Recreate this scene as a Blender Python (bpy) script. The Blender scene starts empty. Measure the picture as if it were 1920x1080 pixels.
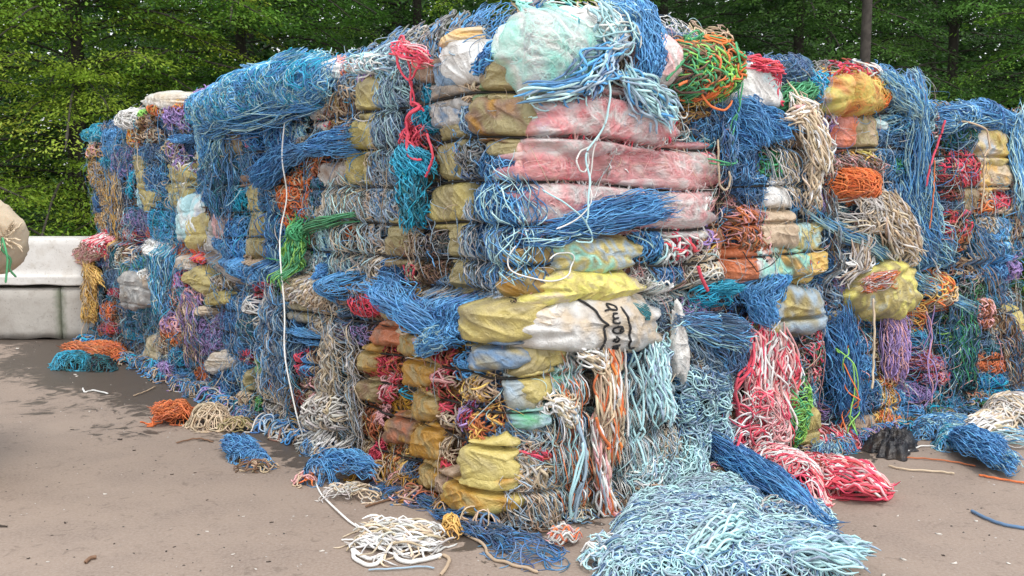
import bpy, math
import numpy as np
from mathutils import Vector

# ------------------------------------------------------------------ camera, world, sun, exposure
SC = bpy.context.scene
PITCH = math.radians(5.86)
FPX = 1900.0
CAMZ = 1.6
cd = bpy.data.cameras.new('camera')
cam = bpy.data.objects.new('camera', cd)
SC.collection.objects.link(cam)
cam.location = (0, 0, CAMZ)
cam.rotation_euler = (math.pi / 2 - PITCH, 0, 0)
cd.sensor_width = 36
cd.lens = FPX / 1920 * 36
cd.clip_end = 500
SC.camera = cam

W = bpy.data.worlds.new('World')
SC.world = W
W.use_nodes = True
nt = W.node_tree
bg = nt.nodes['Background']
sky = nt.nodes.new('ShaderNodeTexSky')
sky.sky_type = 'NISHITA'
sky.sun_disc = False
sky.sun_elevation = math.radians(58)
sky.sun_rotation = math.radians(155)
sky.dust_density = 4
sky.air_density = 1.0
ov = nt.nodes.new('ShaderNodeMixRGB')        # thin overcast veil over the blue
ov.inputs[0].default_value = 0.72
ov.inputs[2].default_value = (10.4, 10.6, 11.0, 1)
nt.links.new(sky.outputs[0], ov.inputs[1])
nt.links.new(ov.outputs[0], bg.inputs[0])
bg.inputs[1].default_value = 0.12

sd = bpy.data.lights.new('sun', 'SUN')
sd.energy = 1.1
sd.angle = math.radians(14)
sd.color = (1, 0.96, 0.9)
so = bpy.data.objects.new('sun', sd)
SC.collection.objects.link(so)
el, az = math.radians(58), math.radians(155)   # azimuth clockwise from +Y: behind and to the right of the camera
sv = Vector((math.sin(az) * math.cos(el), math.cos(az) * math.cos(el), math.sin(el)))
so.rotation_euler = sv.to_track_quat('Z', 'Y').to_euler()

SC.view_settings.view_transform = 'Standard'
SC.view_settings.look = 'None'
SC.view_settings.exposure = 0.62
SC.view_settings.gamma = 1
SC.render.engine = 'CYCLES'
SC.cycles.use_denoising = True
SC.cycles.max_bounces = 5
SC.cycles.diffuse_bounces = 4
SC.cycles.transparent_max_bounces = 10

# ------------------------------------------------------------------ palette (apparent sRGB of each dye)
PAL = dict(B=(84,150,204), b=(52,106,160), d=(60,84,112), q=(216,198,96), k=(214,128,132), L=(160,200,224), D=(84,116,150), S=(138,160,176), T=(38,150,182),
           t=(32,98,112), G=(70,152,102), g=(52,108,70), Z=(128,186,84), R=(206,70,88), r=(150,60,58),
           P=(226,150,150), p=(242,208,200), O=(222,108,58), o=(172,98,62), Y=(224,162,84), y=(178,162,90),
           m=(160,114,34), M=(136,124,82), W=(240,238,232), w=(202,198,192), C=(214,194,164), c=(170,148,122),
           N=(112,84,64), V=(148,124,178), K=(40,40,44), A=(136,212,190), E=(126,126,124))
for _k, _v in PAL.items():            # weathering: every dye has faded a little towards grey
    if _k in 'WwK': continue
    _g = .3 * _v[0] + .59 * _v[1] + .11 * _v[2]
    PAL[_k] = tuple(min(255, c * .89 + (_g * .7 + 45) * .11) for c in _v)
def lin(c):
    c = np.array(c, float) / 255
    return np.where(c <= .04045, c / 12.92, ((c + .055) / 1.055) ** 2.4)
LP = {k: lin(v) for k, v in PAL.items()}
for k in LP: LP[k] = np.clip(LP[k] * (1.42 if k not in 'WwCK' else 1.0), 0.004, 0.84)

# ------------------------------------------------------------------ materials
def new_mat(name):
    m = bpy.data.materials.new(name); m.use_nodes = True
    return m, m.node_tree, m.node_tree.nodes['Principled BSDF']
def nnode(t, kind, **kw):
    n = t.nodes.new(kind)
    for k, v in kw.items():
        if k.startswith('i_'): n.inputs[k[2:].replace('_', ' ')].default_value = v
        else: setattr(n, k, v)
    return n
def coords(t, scale=1.0):
    tc = t.nodes.new('ShaderNodeNewGeometry')
    return tc.outputs['Position']
def strand_mat(name, rough, spec, bump_scale, dirt=0.28, sheen=0.0):
    m, t, b = new_mat(name)
    a = nnode(t, 'ShaderNodeAttribute', attribute_name='col')
    pos = coords(t)
    n = nnode(t, 'ShaderNodeTexNoise', i_Scale=7.0, i_Detail=4.0)
    t.links.new(pos, n.inputs['Vector'])
    mr = nnode(t, 'ShaderNodeMapRange', i_From_Min=0.45, i_From_Max=0.75, i_To_Min=0.0, i_To_Max=dirt)
    t.links.new(n.outputs[0], mr.inputs[0])
    mx = nnode(t, 'ShaderNodeMixRGB'); mx.inputs[2].default_value = (0.13, 0.105, 0.08, 1)
    t.links.new(mr.outputs[0], mx.inputs[0]); t.links.new(a.outputs[0], mx.inputs[1])
    t.links.new(mx.outputs[0], b.inputs['Base Color'])
    b.inputs['Roughness'].default_value = rough
    b.inputs['Specular IOR Level'].default_value = spec
    n2 = nnode(t, 'ShaderNodeTexNoise', i_Scale=bump_scale, i_Detail=2.0)
    t.links.new(pos, n2.inputs['Vector'])
    bp = nnode(t, 'ShaderNodeBump', i_Strength=0.5, i_Distance=0.003)
    t.links.new(n2.outputs[0], bp.inputs['Height']); t.links.new(bp.outputs[0], b.inputs['Normal'])
    return m
M_ROPE = strand_mat('rope_fibre', 0.8, 0.25, 260)
M_TWINE = strand_mat('plastic_twine', 0.5, 0.45, 400, dirt=0.3)
def film_mat(name, alpha, rough=0.34):
    m, t, b = new_mat(name)
    a = nnode(t, 'ShaderNodeAttribute', attribute_name='col')
    pos = coords(t)
    n = nnode(t, 'ShaderNodeTexNoise', i_Scale=11.0, i_Detail=6.0)
    t.links.new(pos, n.inputs['Vector'])
    mr = nnode(t, 'ShaderNodeMapRange', i_From_Min=0.5, i_From_Max=0.8, i_To_Min=0.0, i_To_Max=0.4)
    t.links.new(n.outputs[0], mr.inputs[0])
    mx = nnode(t, 'ShaderNodeMixRGB'); mx.inputs[2].default_value = (0.16, 0.12, 0.08, 1)
    t.links.new(mr.outputs[0], mx.inputs[0]); t.links.new(a.outputs[0], mx.inputs[1])
    t.links.new(mx.outputs[0], b.inputs['Base Color'])
    b.inputs['Roughness'].default_value = rough
    b.inputs['Specular IOR Level'].default_value = 0.5
    am = nnode(t, 'ShaderNodeMapRange', i_From_Min=0.3, i_From_Max=0.7, i_To_Min=alpha - 0.12, i_To_Max=min(1, alpha + 0.15))
    t.links.new(n.outputs[0], am.inputs[0]); t.links.new(am.outputs[0], b.inputs['Alpha'])
    n2 = nnode(t, 'ShaderNodeTexNoise', i_Scale=34.0, i_Detail=5.0, i_Distortion=1.6)
    t.links.new(pos, n2.inputs['Vector'])
    bp = nnode(t, 'ShaderNodeBump', i_Strength=0.55, i_Distance=0.02)
    t.links.new(n2.outputs[0], bp.inputs['Height']); t.links.new(bp.outputs[0], b.inputs['Normal'])
    return m
M_FILM = film_mat('plastic_film', 0.92, 0.3)
M_CLEAR = film_mat('clear_film', 0.5, 0.25)
def plain(name, col, rough=0.7, spec=0.4):
    m, t, b = new_mat(name)
    b.inputs['Base Color'].default_value = (*col, 1); b.inputs['Roughness'].default_value = rough
    b.inputs['Specular IOR Level'].default_value = spec
    return m
M_WIRE = plain('baling_wire', (0.02, 0.018, 0.016), 0.6)
M_INK = plain('marker_ink', (0.02, 0.02, 0.022), 0.6)
M_TEAL = plain('print_ink', (0.03, 0.17, 0.2), 0.6)

# ------------------------------------------------------------------ mesh building
def make_mesh(name, V, F4=None, F3=None, col=None, mat=None, smooth=True, parent=None, mats=None, midx=None):
    me = bpy.data.meshes.new(name)
    V = np.ascontiguousarray(V, np.float32)
    me.vertices.add(len(V)); me.vertices.foreach_set('co', V.ravel())
    parts, starts, tot = [], [], 0
    n4 = 0 if F4 is None else len(F4); n3 = 0 if F3 is None else len(F3)
    if n4: parts.append(np.asarray(F4, np.int32).ravel())
    if n3: parts.append(np.asarray(F3, np.int32).ravel())
    loops = np.concatenate(parts)
    st = np.concatenate([np.arange(n4) * 4, n4 * 4 + np.arange(n3) * 3]).astype(np.int32)
    me.loops.add(len(loops)); me.loops.foreach_set('vertex_index', loops)
    me.polygons.add(n4 + n3); me.polygons.foreach_set('loop_start', st)
    me.update(calc_edges=True)
    if smooth: me.polygons.foreach_set('use_smooth', np.ones(n4 + n3, bool))
    if col is not None:
        at = me.color_attributes.new('col', 'FLOAT_COLOR', 'POINT')
        c4 = np.ones((len(V), 4), np.float32); c4[:, :3] = col
        at.data.foreach_set('color', c4.ravel())
    if mats:
        for m in mats: me.materials.append(m)
        if midx is not None: me.polygons.foreach_set('material_index', np.asarray(midx, np.int32))
    elif mat: me.materials.append(mat)
    o = bpy.data.objects.new(name, me)
    SC.collection.objects.link(o)
    if parent: o.parent = parent
    return o
def tag(o, label, cat, group=None, kind=None):
    if label: o['label'] = label
    if cat: o['category'] = cat
    if group: o['group'] = group
    if kind: o['kind'] = kind
    return o
def empty(name, loc=(0, 0, 0)):
    o = bpy.data.objects.new(name, None); o.empty_display_size = 0.2
    o.location = loc
    SC.collection.objects.link(o)
    return o
def settle(root):
    """put the Empty at the base of its parts without moving them"""
    ch = [c for c in bpy.data.objects if c.parent == root]
    lo = np.full(3, 1e9); hi = -lo
    for c in ch:
        n = len(c.data.vertices); a = np.empty(n * 3, np.float32); c.data.vertices.foreach_get('co', a)
        a = a.reshape(-1, 3); lo = np.minimum(lo, a.min(0)); hi = np.maximum(hi, a.max(0))
    p = Vector(((lo[0] + hi[0]) / 2, (lo[1] + hi[1]) / 2, max(lo[2], 0)))
    root.location = p
    for c in ch: c.location = -p

def tubes(P, rad, col, K=4, name='rope', mat=None, parent=None, taper=0.35, ret=False):
    """P (N,M,3) centre lines, rad (N,), col (N,3)"""
    N, M, _ = P.shape
    T = np.gradient(P, axis=1); T /= np.linalg.norm(T, axis=2, keepdims=True) + 1e-9
    ref = np.where(np.abs(T[..., 2:3]) > 0.9, np.array([1., 0.1, 0]), np.array([0.05, 0.1, 1.]))
    A = np.cross(T, ref); A /= np.linalg.norm(A, axis=2, keepdims=True) + 1e-9
    Bn = np.cross(T, A)
    tt = np.ones(M); tt[0] = tt[-1] = taper
    lump = RNG.uniform(.80, 1.2, (N, M)) if N > 3 else 1.0
    r = (np.asarray(rad)[:, None] * tt * lump)[:, :, None, None]
    th = np.arange(K) * 2 * math.pi / K
    ring = np.cos(th)[None, None, :, None] * A[:, :, None] + np.sin(th)[None, None, :, None] * Bn[:, :, None]
    V = (P[:, :, None] + r * ring).reshape(-1, 3)
    idx = np.arange(N * M * K).reshape(N, M, K)
    a = idx[:, :-1]; b = idx[:, 1:]
    F = np.stack([a, np.roll(a, -1, 2), np.roll(b, -1, 2), b], -1).reshape(-1, 4)
    C = np.repeat(col, M * K, axis=0)
    if N > 3: C = np.clip(C * np.repeat(RNG.uniform(.82, 1.14, N * M), K)[:, None], 0, .9)
    if ret: return V, F, C
    return make_mesh(name, V, F, col=C, mat=mat, parent=parent)

# ------------------------------------------------------------------ frames of reference: the two faces of the stack and the ground
A_L = math.radians(36.8)
dL = np.array([-math.sin(A_L), math.cos(A_L), 0]); dR = np.array([math.cos(A_L), math.sin(A_L), 0])
C0 = np.array([0.0, 4.64, 0.0])
FR = {'L': (C0, -dL, np.array([0, 0, 1.]), np.array([-dR[0], -dR[1], 0])),
      'R': (C0, dR, np.array([0, 0, 1.]), np.array([-dL[0], -dL[1], 0])),
      'G': (np.zeros(3), np.array([1., 0, 0]), np.array([0, 1., 0]), np.array([0, 0, 1.]))}
EYE = np.array([0, 0, CAMZ])
def tier_shift(z):            # the upper tier sits a hand's breadth to the side of the lower one
    return -.035 + .085 * np.clip((z - 1.03) / .06, 0, 1)
OFF = [0.0]                   # how far in front of the face the thing being placed stands
def hit(fr, px, py):
    g = hit0(fr, px, py, 0.0)
    if fr != 'G':
        for _ in range(2): g = hit0(fr, px, py, float(tier_shift(g[1])))
    return g
def hit0(fr, px, py, sh):
    O, U, Vv, N = FR[fr]
    O = O + np.array([sh, 0, 0]) + N * OFF[0]
    d = np.array([(px - 960) / FPX, 1.0, (540 - py) / FPX])
    c, s = math.cos(PITCH), math.sin(PITCH)
    d = np.array([d[0], d[1] * c + d[2] * s, -d[1] * s + d[2] * c])
    t = np.dot(O - EYE, N) / np.dot(d, N)
    p = EYE + d * t - O
    return np.array([np.dot(p, U), np.dot(p, Vv)])
LV_LOW = [0, .152, .36, .52, .682, .836, 1.05]
LV_UP = [1.07, 1.21, 1.39, 1.59, 1.795, 2.0, 2.34]
LEVELS = np.array([0, .152, .36, .52, .682, .836, 1.06, 1.21, 1.39, 1.59, 1.795, 2.0, 2.42])
STRAPS = np.array([.152, .36, .52, .682, .836, 1.21, 1.39, 1.59, 1.795, 2.0])
COLS = {'L': [0, 1.42, 2.8, 4.2, 5.6, 7.15], 'R': [0, 1.34, 2.34, 3.34, 4.75]}
def strap_dz(fr, s):
    return 0.018 * np.sin(s * 2.3 + (0.7 if fr == 'L' else 2.0)) + 0.01 * np.sin(s * 5.1)
def base(fr, u, z, loose=0):
    if fr == 'G': return np.zeros_like(u)
    s = np.abs(u)
    zz = z - strap_dz(fr, s)
    i = np.clip(np.searchsorted(LEVELS, zz) - 1, 0, len(LEVELS) - 2)
    t = np.clip((zz - LEVELS[i]) / (LEVELS[i + 1] - LEVELS[i]), 0, 1)
    if loose: t = t * 0 + .5
    fade = 1 - np.clip((s - 2.2) / 2, 0, .7) if fr == 'L' else 1 - .5 * np.clip((s - 1.34) / .2, 0, 1)
    o = fade * 0.017 * (1 - np.abs(2 * t - 1) ** 3)
    o = o - (0 if loose else 1) * 0.035 * np.exp(-((zz - 1.06) / 0.02) ** 2)
    for c in COLS[fr][1:]: o = o - (0.2 if c == 3.34 else 0.09) * np.exp(-((s - c) / 0.035) ** 2)
    o = o + 0.025 * np.sin(s * 3.1 + z * 2.2) + 0.02 * np.sin(s * 7.3 - z * 4.1 + 1) + 0.012 * np.sin(s * 17 + z * 11)
    o = o - 0.09 * (1 - np.clip(s / 0.14, 0, 1)) ** 2
    o = o - 0.10 * (np.clip((z - 2.15) / 0.3, 0, 1.3)) ** 2
    return o
def groove(fr, u, z):
    if fr == 'G': return np.ones_like(u)
    s = np.abs(u)
    zz = z - strap_dz(fr, s)
    g = np.ones_like(u)
    st_ = np.where(s < 1.6, .85, np.clip(.85 - (s - 1.6) * .32, .12, .85)) if fr == 'L' else np.where(s < 1.34, .8, .5)
    for h in STRAPS: g = g - st_ * np.exp(-((zz - h) / 0.0095) ** 2)
    return np.clip(g, 0.05, 1)
def world(fr, u, v, o):
    O, U, Vv, N = FR[fr]
    if fr == 'G': return O + u[..., None] * U + v[..., None] * Vv + o[..., None] * N
    s = -u if fr == 'L' else u                                  # past the corner the surface turns onto the other face
    D1 = dL if fr == 'L' else dR; D2 = dR if fr == 'L' else dL
    N2 = FR['R' if fr == 'L' else 'L'][3]
    k = np.clip(.5 + s / .16, 0, 1)[..., None]
    Nm = N * k + N2 * (1 - k); Nm = Nm / np.linalg.norm(Nm, axis=-1, keepdims=True)
    P = O + np.maximum(s, 0)[..., None] * D1 + np.maximum(-s, 0)[..., None] * D2 + v[..., None] * Vv + o[..., None] * Nm
    P[..., 0] += tier_shift(v)
    return P

# style: radius, length, heading jitter, curvature, heading noise, coverage, dome height, layer depth, sides, points
ST = {
 'v': dict(r=.0042, L=.19, jit=20, kap=4, nz=.8, cov=2.4, H=.026, T=.035, K=4, M=11, mat=0),
 'V': dict(r=.0070, L=.26, jit=16, kap=3, nz=.6, cov=2.3, H=.034, T=.045, K=5, M=12, mat=0),
 'n': dict(r=.0028, L=.24, jit=55, kap=7, nz=1.4, cov=2.7, H=.024, T=.035, K=3, M=11, mat=1),
 'l': dict(r=.0046, L=.42, jit=180, kap=17, nz=.6, cov=2.4, H=.028, T=.04, K=5, M=20, mat=0),
 't': dict(r=.0043, L=.22, jit=180, kap=6, nz=1.2, cov=2.3, H=.026, T=.04, K=4, M=12, mat=0),
 's': dict(r=.0029, L=1, jit=0, kap=0, nz=0, cov=4.5, H=.07, T=.05, K=3, M=16, mat=1, span=1),
 'S': dict(r=.0054, L=1, jit=0, kap=0, nz=0, cov=3.2, H=.06, T=.05, K=5, M=18, mat=0, span=1),
 'h': dict(r=.0030, L=1, jit=0, kap=0, nz=0, cov=3.0, H=.05, T=.05, K=3, M=20, mat=1, span=1),
}
RNG = np.random.default_rng(11)
BALES = {}
NPART = {}
def bale_for(fr, u, z):
    s = -u if fr == 'L' else u
    i = int(np.clip(np.searchsorted(COLS[fr], s) - 1, 0, len(COLS[fr]) - 2))
    tier = 1 if z > 1.06 else 0
    if i == 0: return BALES[('C', 0, tier)]
    return BALES[(fr, i, tier)]
def local(fr, cx, cy, w, h, ang):
    c = hit(fr, cx, cy)
    Ju = (hit(fr, cx + 1, cy) - hit(fr, cx - 1, cy)) / 2
    Jv = (hit(fr, cx, cy - 1) - hit(fr, cx, cy + 1)) / 2
    J = np.stack([Ju, Jv], 1)
    a = math.radians(ang)
    e1 = J @ np.array([math.cos(a), math.sin(a)]); e2 = J @ np.array([-math.sin(a), math.cos(a)])
    return c, e1 * (w / 2), e2 * (h / 2), J
def clump(fr, cx, cy, w, h, ang, style, cols, parent=None, name=None, o=None, H=None, cov=1, r=1, tie=None, loose=0, L=1, kap=1, inner=0, T=1, seed=None, jit=None, fan=0):
    st = ST[style]
    OFF[0] = (.02 + (o or 0) + .5 * (st['H'] if H is None else min(H, .15))) if fr != 'G' else .25 * (H or 0)
    span = st.get('span')
    depth = 1
    # patch axes
    box = 90 if (style in 'vV' and ang == 0) else ang
    if span or ang != 0:
        c, e1, e2, J = local(fr, cx, cy, w, h, ang)
    else:
        c, e1, e2, J = local(fr, cx, cy, w, h, 0)
    a = np.linalg.norm(e1); b = np.linalg.norm(e2)
    d1 = e1 / a; d2 = e2 / b
    Hh = (st['H'] if H is None else H)
    if fr != 'G': Hh = min(Hh, 0.9 * min(a, b) + .012)
    rad = st['r'] * r
    
    wpos = world(fr, np.array([c[0]]), np.array([c[1]]), np.array([0.]))[0]
    dist = max(2.5, np.linalg.norm(wpos - EYE))
    if dist > 6: rad *= (dist / 6) ** 0.5
    Tt = st['T'] * T
    M = st['M']
    cl = np.array([LP[k] for k in cols])
    if span:
        length = 2 * a
        N = int(np.clip(st['cov'] * cov * (2 * b) / (2 * rad), 4, 2600))
        t = np.linspace(-1, 1, M)[None] * (1 + RNG.normal(0, .13, (N, 1))) + RNG.normal(0, .10, (N, 1))
        y0 = RNG.uniform(-1, 1, (N, 1)); k0 = RNG.uniform(0, 1, (N, 1)) ** .7
        if tie is None: Wd = 0.75 + 0.25 * np.cos(t * 1.4) + fan * t
        else: Wd = 0.22 + 0.78 * np.clip(np.abs(t - tie) / 0.9, 0, 1) ** .75
        ph = RNG.uniform(0, 6.3, (N, 1)); f = RNG.uniform(1.0, 3.2, (N, 1))
        am = RNG.uniform(.3, 1.6, (N, 1)); ph2 = RNG.uniform(0, 6.3, (N, 1))
        y = y0 * Wd + am * (0.22 * np.sin(t * f * 2 + ph) + 0.12 * np.sin(t * 5.5 * f ** .5 + ph2) * np.abs(t)) * (min(1, a / b * .6))
        X, Y = t * a, y * b
        rr = np.abs(y0 * .9)
        dome = Hh * np.sqrt(np.clip(1 - rr ** 2, 0, 1)) * np.clip(Wd, .3, 1.2) + Tt * k0 * 0.8
        dome = dome + .016 * am * np.sin(t * f * 3 + ph * 3)
    else:
        area = 4 * a * b
        Ln = st['L'] * L
        N = int(np.clip(st['cov'] * cov * area / (2 * rad * Ln) + 3, 4, 3500))
        hd0 = math.atan2((J @ np.array([math.cos(math.radians(box)), math.sin(math.radians(box))]))[1],
                         (J @ np.array([math.cos(math.radians(box)), math.sin(math.radians(box))]))[0])
        jj = math.radians(st['jit'] if jit is None else jit)
        hd = hd0 + (RNG.normal(0, 1, (N, 1)) * jj if jj < 2 else RNG.uniform(-math.pi, math.pi, (N, 1))) + math.pi * RNG.integers(0, 2, (N, 1))
        tt = np.linspace(-.5, .5, M)[None]
        K1 = RNG.normal(0, 1, (N, 1)) * st['kap'] * kap
        if style == 'l': K1 = np.sign(K1) * (0.45 * st['kap'] * kap + np.abs(K1) * .55)
        Ls = Ln * RNG.uniform(.55, 1.35, (N, 1))
        f = RNG.uniform(1.5, 4, (N, 1)); ph = RNG.uniform(0, 6.3, (N, 1))
        ha = hd + K1 * tt * Ls + st['nz'] * np.sin(tt * f * 3 + ph)
        ds = Ls / M
        X = np.cumsum(np.cos(ha) * ds, 1); Y = np.cumsum(np.sin(ha) * ds, 1)
        X -= X[:, M // 2:M // 2 + 1]; Y -= Y[:, M // 2:M // 2 + 1]
        q1 = RNG.uniform(-1, 1, (N, 1)); q2 = RNG.uniform(-1, 1, (N, 1))
        start = q1 * e1[None] * .93 + q2 * e2[None] * .93
        X = X + start[:, 0:1]; Y = Y + start[:, 1:2]
        # express in patch axes
        det = d1[0] * d2[1] - d1[1] * d2[0]
        xa = (X * d2[1] - Y * d2[0]) / det; yb = (-X * d1[1] + Y * d1[0]) / det
        rn = (np.abs(xa / a) ** 3 + np.abs(yb / b) ** 3) ** (1 / 3)
        pull = np.where(rn > 1.1, 1.1 + (rn - 1.1) * .35, rn) / (rn + 1e-9)
        xa = xa * pull; yb = yb * pull; rn = rn * pull
        X, Y = xa, yb
        k0 = RNG.uniform(0, 1, (N, 1))
        rr = rn
        dome = Hh * np.where(rn < 1, np.sqrt(np.clip(1 - rn ** (2.5 if fr == 'G' or loose else 7), 0, 1)), -1.2 * (rn - 1)) + Tt * k0
        dome = dome + rad * 1.5 * np.sin(tt * f * 5 + ph * 2)
    u = c[0] + X * d1[0] + Y * d2[0]
    v = c[1] + X * d1[1] + Y * d2[1]
    off = base(fr, u, v, loose) + (0 if o is None else o)
    if loose or fr == 'G':
        oo = off + dome if fr != 'G' else np.maximum(dome, rad)
    else:
        oo = off + dome * groove(fr, u, v)
    P = world(fr, u, v, oo)
    if fr != 'G':
        P[..., 2] = np.maximum(P[..., 2], rad + .002)
    ci = cl[RNG.integers(0, len(cl), N)] * RNG.uniform(.72, 1.2, (N, 1))
    ci = np.clip(ci + RNG.normal(0, .012, (N, 3)), .004, .9)
    rv = rad * RNG.uniform(.8, 1.25, N)
    if name is None:
        name = {'n': 'netting', 's': 'twine_skein', 'h': 'hanging_netting', 'l': 'coiled_rope', 't': 'tangled_rope', 'v': 'folded_rope', 'V': 'folded_rope', 'S': 'rope_hank'}[style]
    if parent is None: parent = bale_for(fr, c[0], c[1])
    return tubes(P, rv, ci, st['K'], name, M_TWINE if st['mat'] else M_ROPE, parent if parent != 'top' else None)

FILMS = {}
def film(fr, cx, cy, w, h, ang, cols, parent=None, name='plastic_film', o=0.0, H=None, loose=0, clear=0, amp=1, p=None, key=None, inner=None, torn=0.07, **kw):
    OFF[0] = (.035 + o + .6 * (.05 if H is None else H)) if fr != 'G' else 0.0
    if p is None: p = 2.6 if (loose or fr == 'G') else 4.5
    if not loose and fr != 'G': w *= 1.14; h *= 1.16
    c, e1, e2, J = local(fr, cx, cy, w, h, ang)
    a = np.linalg.norm(e1); b = np.linalg.norm(e2); d1 = e1 / a; d2 = e2 / b
    Hh = .05 if H is None else H
    if fr != 'G': Hh = min(Hh, .95 * min(a, b) + .012)
    if inner:
        clump(fr, cx, cy, w * .96, h * .94, ang, 'l', inner, parent=parent, H=Hh * .9, o=o - .008, r=.95, cov=1.3, T=.3, kap=.42, L=1.4, loose=loose, name='wrapped_rope')
    NR, NT = 34, 110
    rr = np.linspace(0, 1.12, NR)[:, None] * np.ones((1, NT)); th = np.linspace(0, 2 * math.pi, NT, endpoint=False)[None] * np.ones((NR, 1))
    ct, sn = np.cos(th), np.sin(th)
    se = (np.abs(ct) ** p + np.abs(sn) ** p) ** (-1 / p)
    ph = RNG.uniform(0, 6.3, 12)
    edge = 1 + torn * (np.sin(3 * th + ph[0]) + .7 * np.sin(7 * th + ph[1]) + .5 * np.sin(13 * th + ph[2]))
    x = rr * ct * se * edge; y = rr * sn * se * edge
    fd = RNG.uniform(-.5, .5, 4)
    kk = [14, 34, 70, 120]
    def height(x, y, r):
        X = x * a; Y = y * b
        g = 0
        wa = 0.0
        for i in range(4):
            dx, dy = math.cos(fd[i]), math.sin(fd[i])
            q = (X * dx + Y * dy) * kk[i] + 1.5 * np.sin(Y * (12 + 9 * i) + ph[3 + i]) + ph[7 + i] * 1.1 + 1.1 * np.sin(X * 19 + Y * 33 + ph[i])
            wa = wa + (1 - np.abs(np.sin(q))) ** 2 * (1, .62, .34, .18)[i]
        dome = Hh * np.where(r < 1, np.sqrt(np.clip(1 - np.clip(r, 0, 1) ** (2.6 if loose or fr == 'G' else 5), 0, 1)), 0) - .25 * np.clip(r - 1, 0, 1)
        return dome + .011 * amp * (wa - .8) * np.clip(1.15 - r, 0, 1) * 1.4
    hh = height(x, y, rr)
    def place(x, y, hh, extra=0.0):
        u = c[0] + x * a * d1[0] + y * b * d2[0]; v = c[1] + x * a * d1[1] + y * b * d2[1]
        bo = base(fr, u, v, loose) + o + .018 + extra
        oo = bo + hh * (1 if loose else groove(fr, u, v)) if fr != 'G' else np.maximum(hh, .004) + extra
        P = world(fr, u, v, oo)
        return P
    P = place(x, y, hh)
    if fr != 'G': P[..., 2] = np.maximum(P[..., 2], .006)
    cl = np.array([LP[k] for k in cols])
    q = np.sin(x * 2.3 + ph[4] + 1.2 * np.sin(y * 3.1 + ph[5])) + .6 * np.sin(y * 4 + x * 5 + ph[6]) + .35 * np.sin(x * 15 + 4 * np.sin(y * 3)) + .5 * np.sin(x * a * kk[1] * 1.6 + ph[8] + 1.3 * np.sin(y * b * 14 + ph[3])) + RNG.normal(0, .08, x.shape)
    q = (q - q.min()) / (np.ptp(q) + 1e-6) * (len(cl) - 1)
    i0 = np.floor(q).astype(int); i1 = np.minimum(i0 + 1, len(cl) - 1); fq = (q - i0)[..., None]
    col = cl[i0] * (1 - fq) + cl[i1] * fq
    idx = np.arange(NR * NT).reshape(NR, NT)
    F = np.stack([idx[:-1], np.roll(idx[:-1], -1, 1), np.roll(idx[1:], -1, 1), idx[1:]], -1).reshape(-1, 4)
    if parent is None: parent = bale_for(fr, c[0], c[1])
    ob = make_mesh(name, P.reshape(-1, 3), F, col=col.reshape(-1, 3), mat=M_CLEAR if clear else M_FILM, parent=None if parent == 'top' else parent)
    if key:
        off_here = OFF[0]
        def put(px, py, extra=.006):
            OFF[0] = off_here
            g = hit(fr, px, py) - c
            det = d1[0] * d2[1] - d1[1] * d2[0]
            X = (g[0] * d2[1] - g[1] * d2[0]) / det / a; Y = (-g[0] * d1[1] + g[1] * d1[0]) / det / b
            r = (abs(X) ** p + abs(Y) ** p) ** (1 / p)
            Xa, Ya, ra = np.array([X]), np.array([Y]), np.array([r])
            return place(Xa, Ya, height(Xa, Ya, ra), extra)[0]
        FILMS[key] = (put, ob)
    return ob

def smooth_path(pts, n):
    pts = np.array(pts, float)
    if len(pts) < 3:
        t = np.linspace(0, 1, n)[:, None]; return pts[0] * (1 - t) + pts[-1] * t
    P = np.vstack([2 * pts[0] - pts[1], pts, 2 * pts[-1] - pts[-2]])
    out = []
    m = len(pts) - 1
    for q in np.linspace(0, m - 1e-6, n):
        i = int(q); t = q - i
        p0, p1, p2, p3 = P[i:i + 4]
        out.append(.5 * ((2 * p1) + (-p0 + p2) * t + (2 * p0 - 5 * p1 + 4 * p2 - p3) * t ** 2 + (-p0 + 3 * p1 - 3 * p2 + p3) * t ** 3))
    return np.array(out)
def path_pts(fr, pts, o):
    res = []
    for q in pts:
        f = q[2] if len(q) > 2 else fr
        oo = q[3] if len(q) > 3 else o
        OFF[0] = (.02 + oo) if f != 'G' else .01
        g = hit(f, q[0], q[1])
        bo = base(f, np.array([g[0]]), np.array([g[1]]), 1)[0] if f != 'G' else 0.0
        res.append(world(f, np.array([g[0]]), np.array([g[1]]), np.array([bo + (oo if f != 'G' else .01)]))[0])
    return res
def rope(fr, pts, colour, r=.006, o=.09, parent=None, name='rope', n=60, mult=1, spread=.02, wob=.006, mat=None):
    P = smooth_path(path_pts(fr, pts, o), n)
    L = []
    for i in range(mult):
        ph = RNG.uniform(0, 6.3, 6); t = np.linspace(0, 1, n)[:, None]
        d = np.hstack([np.sin(t * 9 + ph[0]), np.sin(t * 8 + ph[1]), np.sin(t * 10 + ph[2])]) * (spread if mult > 1 else 0)
        d = d + np.hstack([np.sin(t * 34 + ph[3]), np.sin(t * 30 + ph[4]), np.sin(t * 28 + ph[5])]) * min(wob, .0035 * np.linalg.norm(np.diff(P, axis=0), axis=1).sum())
        Q = P + d; Q[:, 2] = np.maximum(Q[:, 2], r + .002)
        L.append(Q)
    cl = np.array([LP[k] for k in colour])
    ci = cl[RNG.integers(0, len(cl), mult)] * RNG.uniform(.85, 1.05, (mult, 1))
    return tubes(np.array(L), np.full(mult, r), np.clip(ci, 0, .9), 6, name, mat or M_ROPE, parent)

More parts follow.
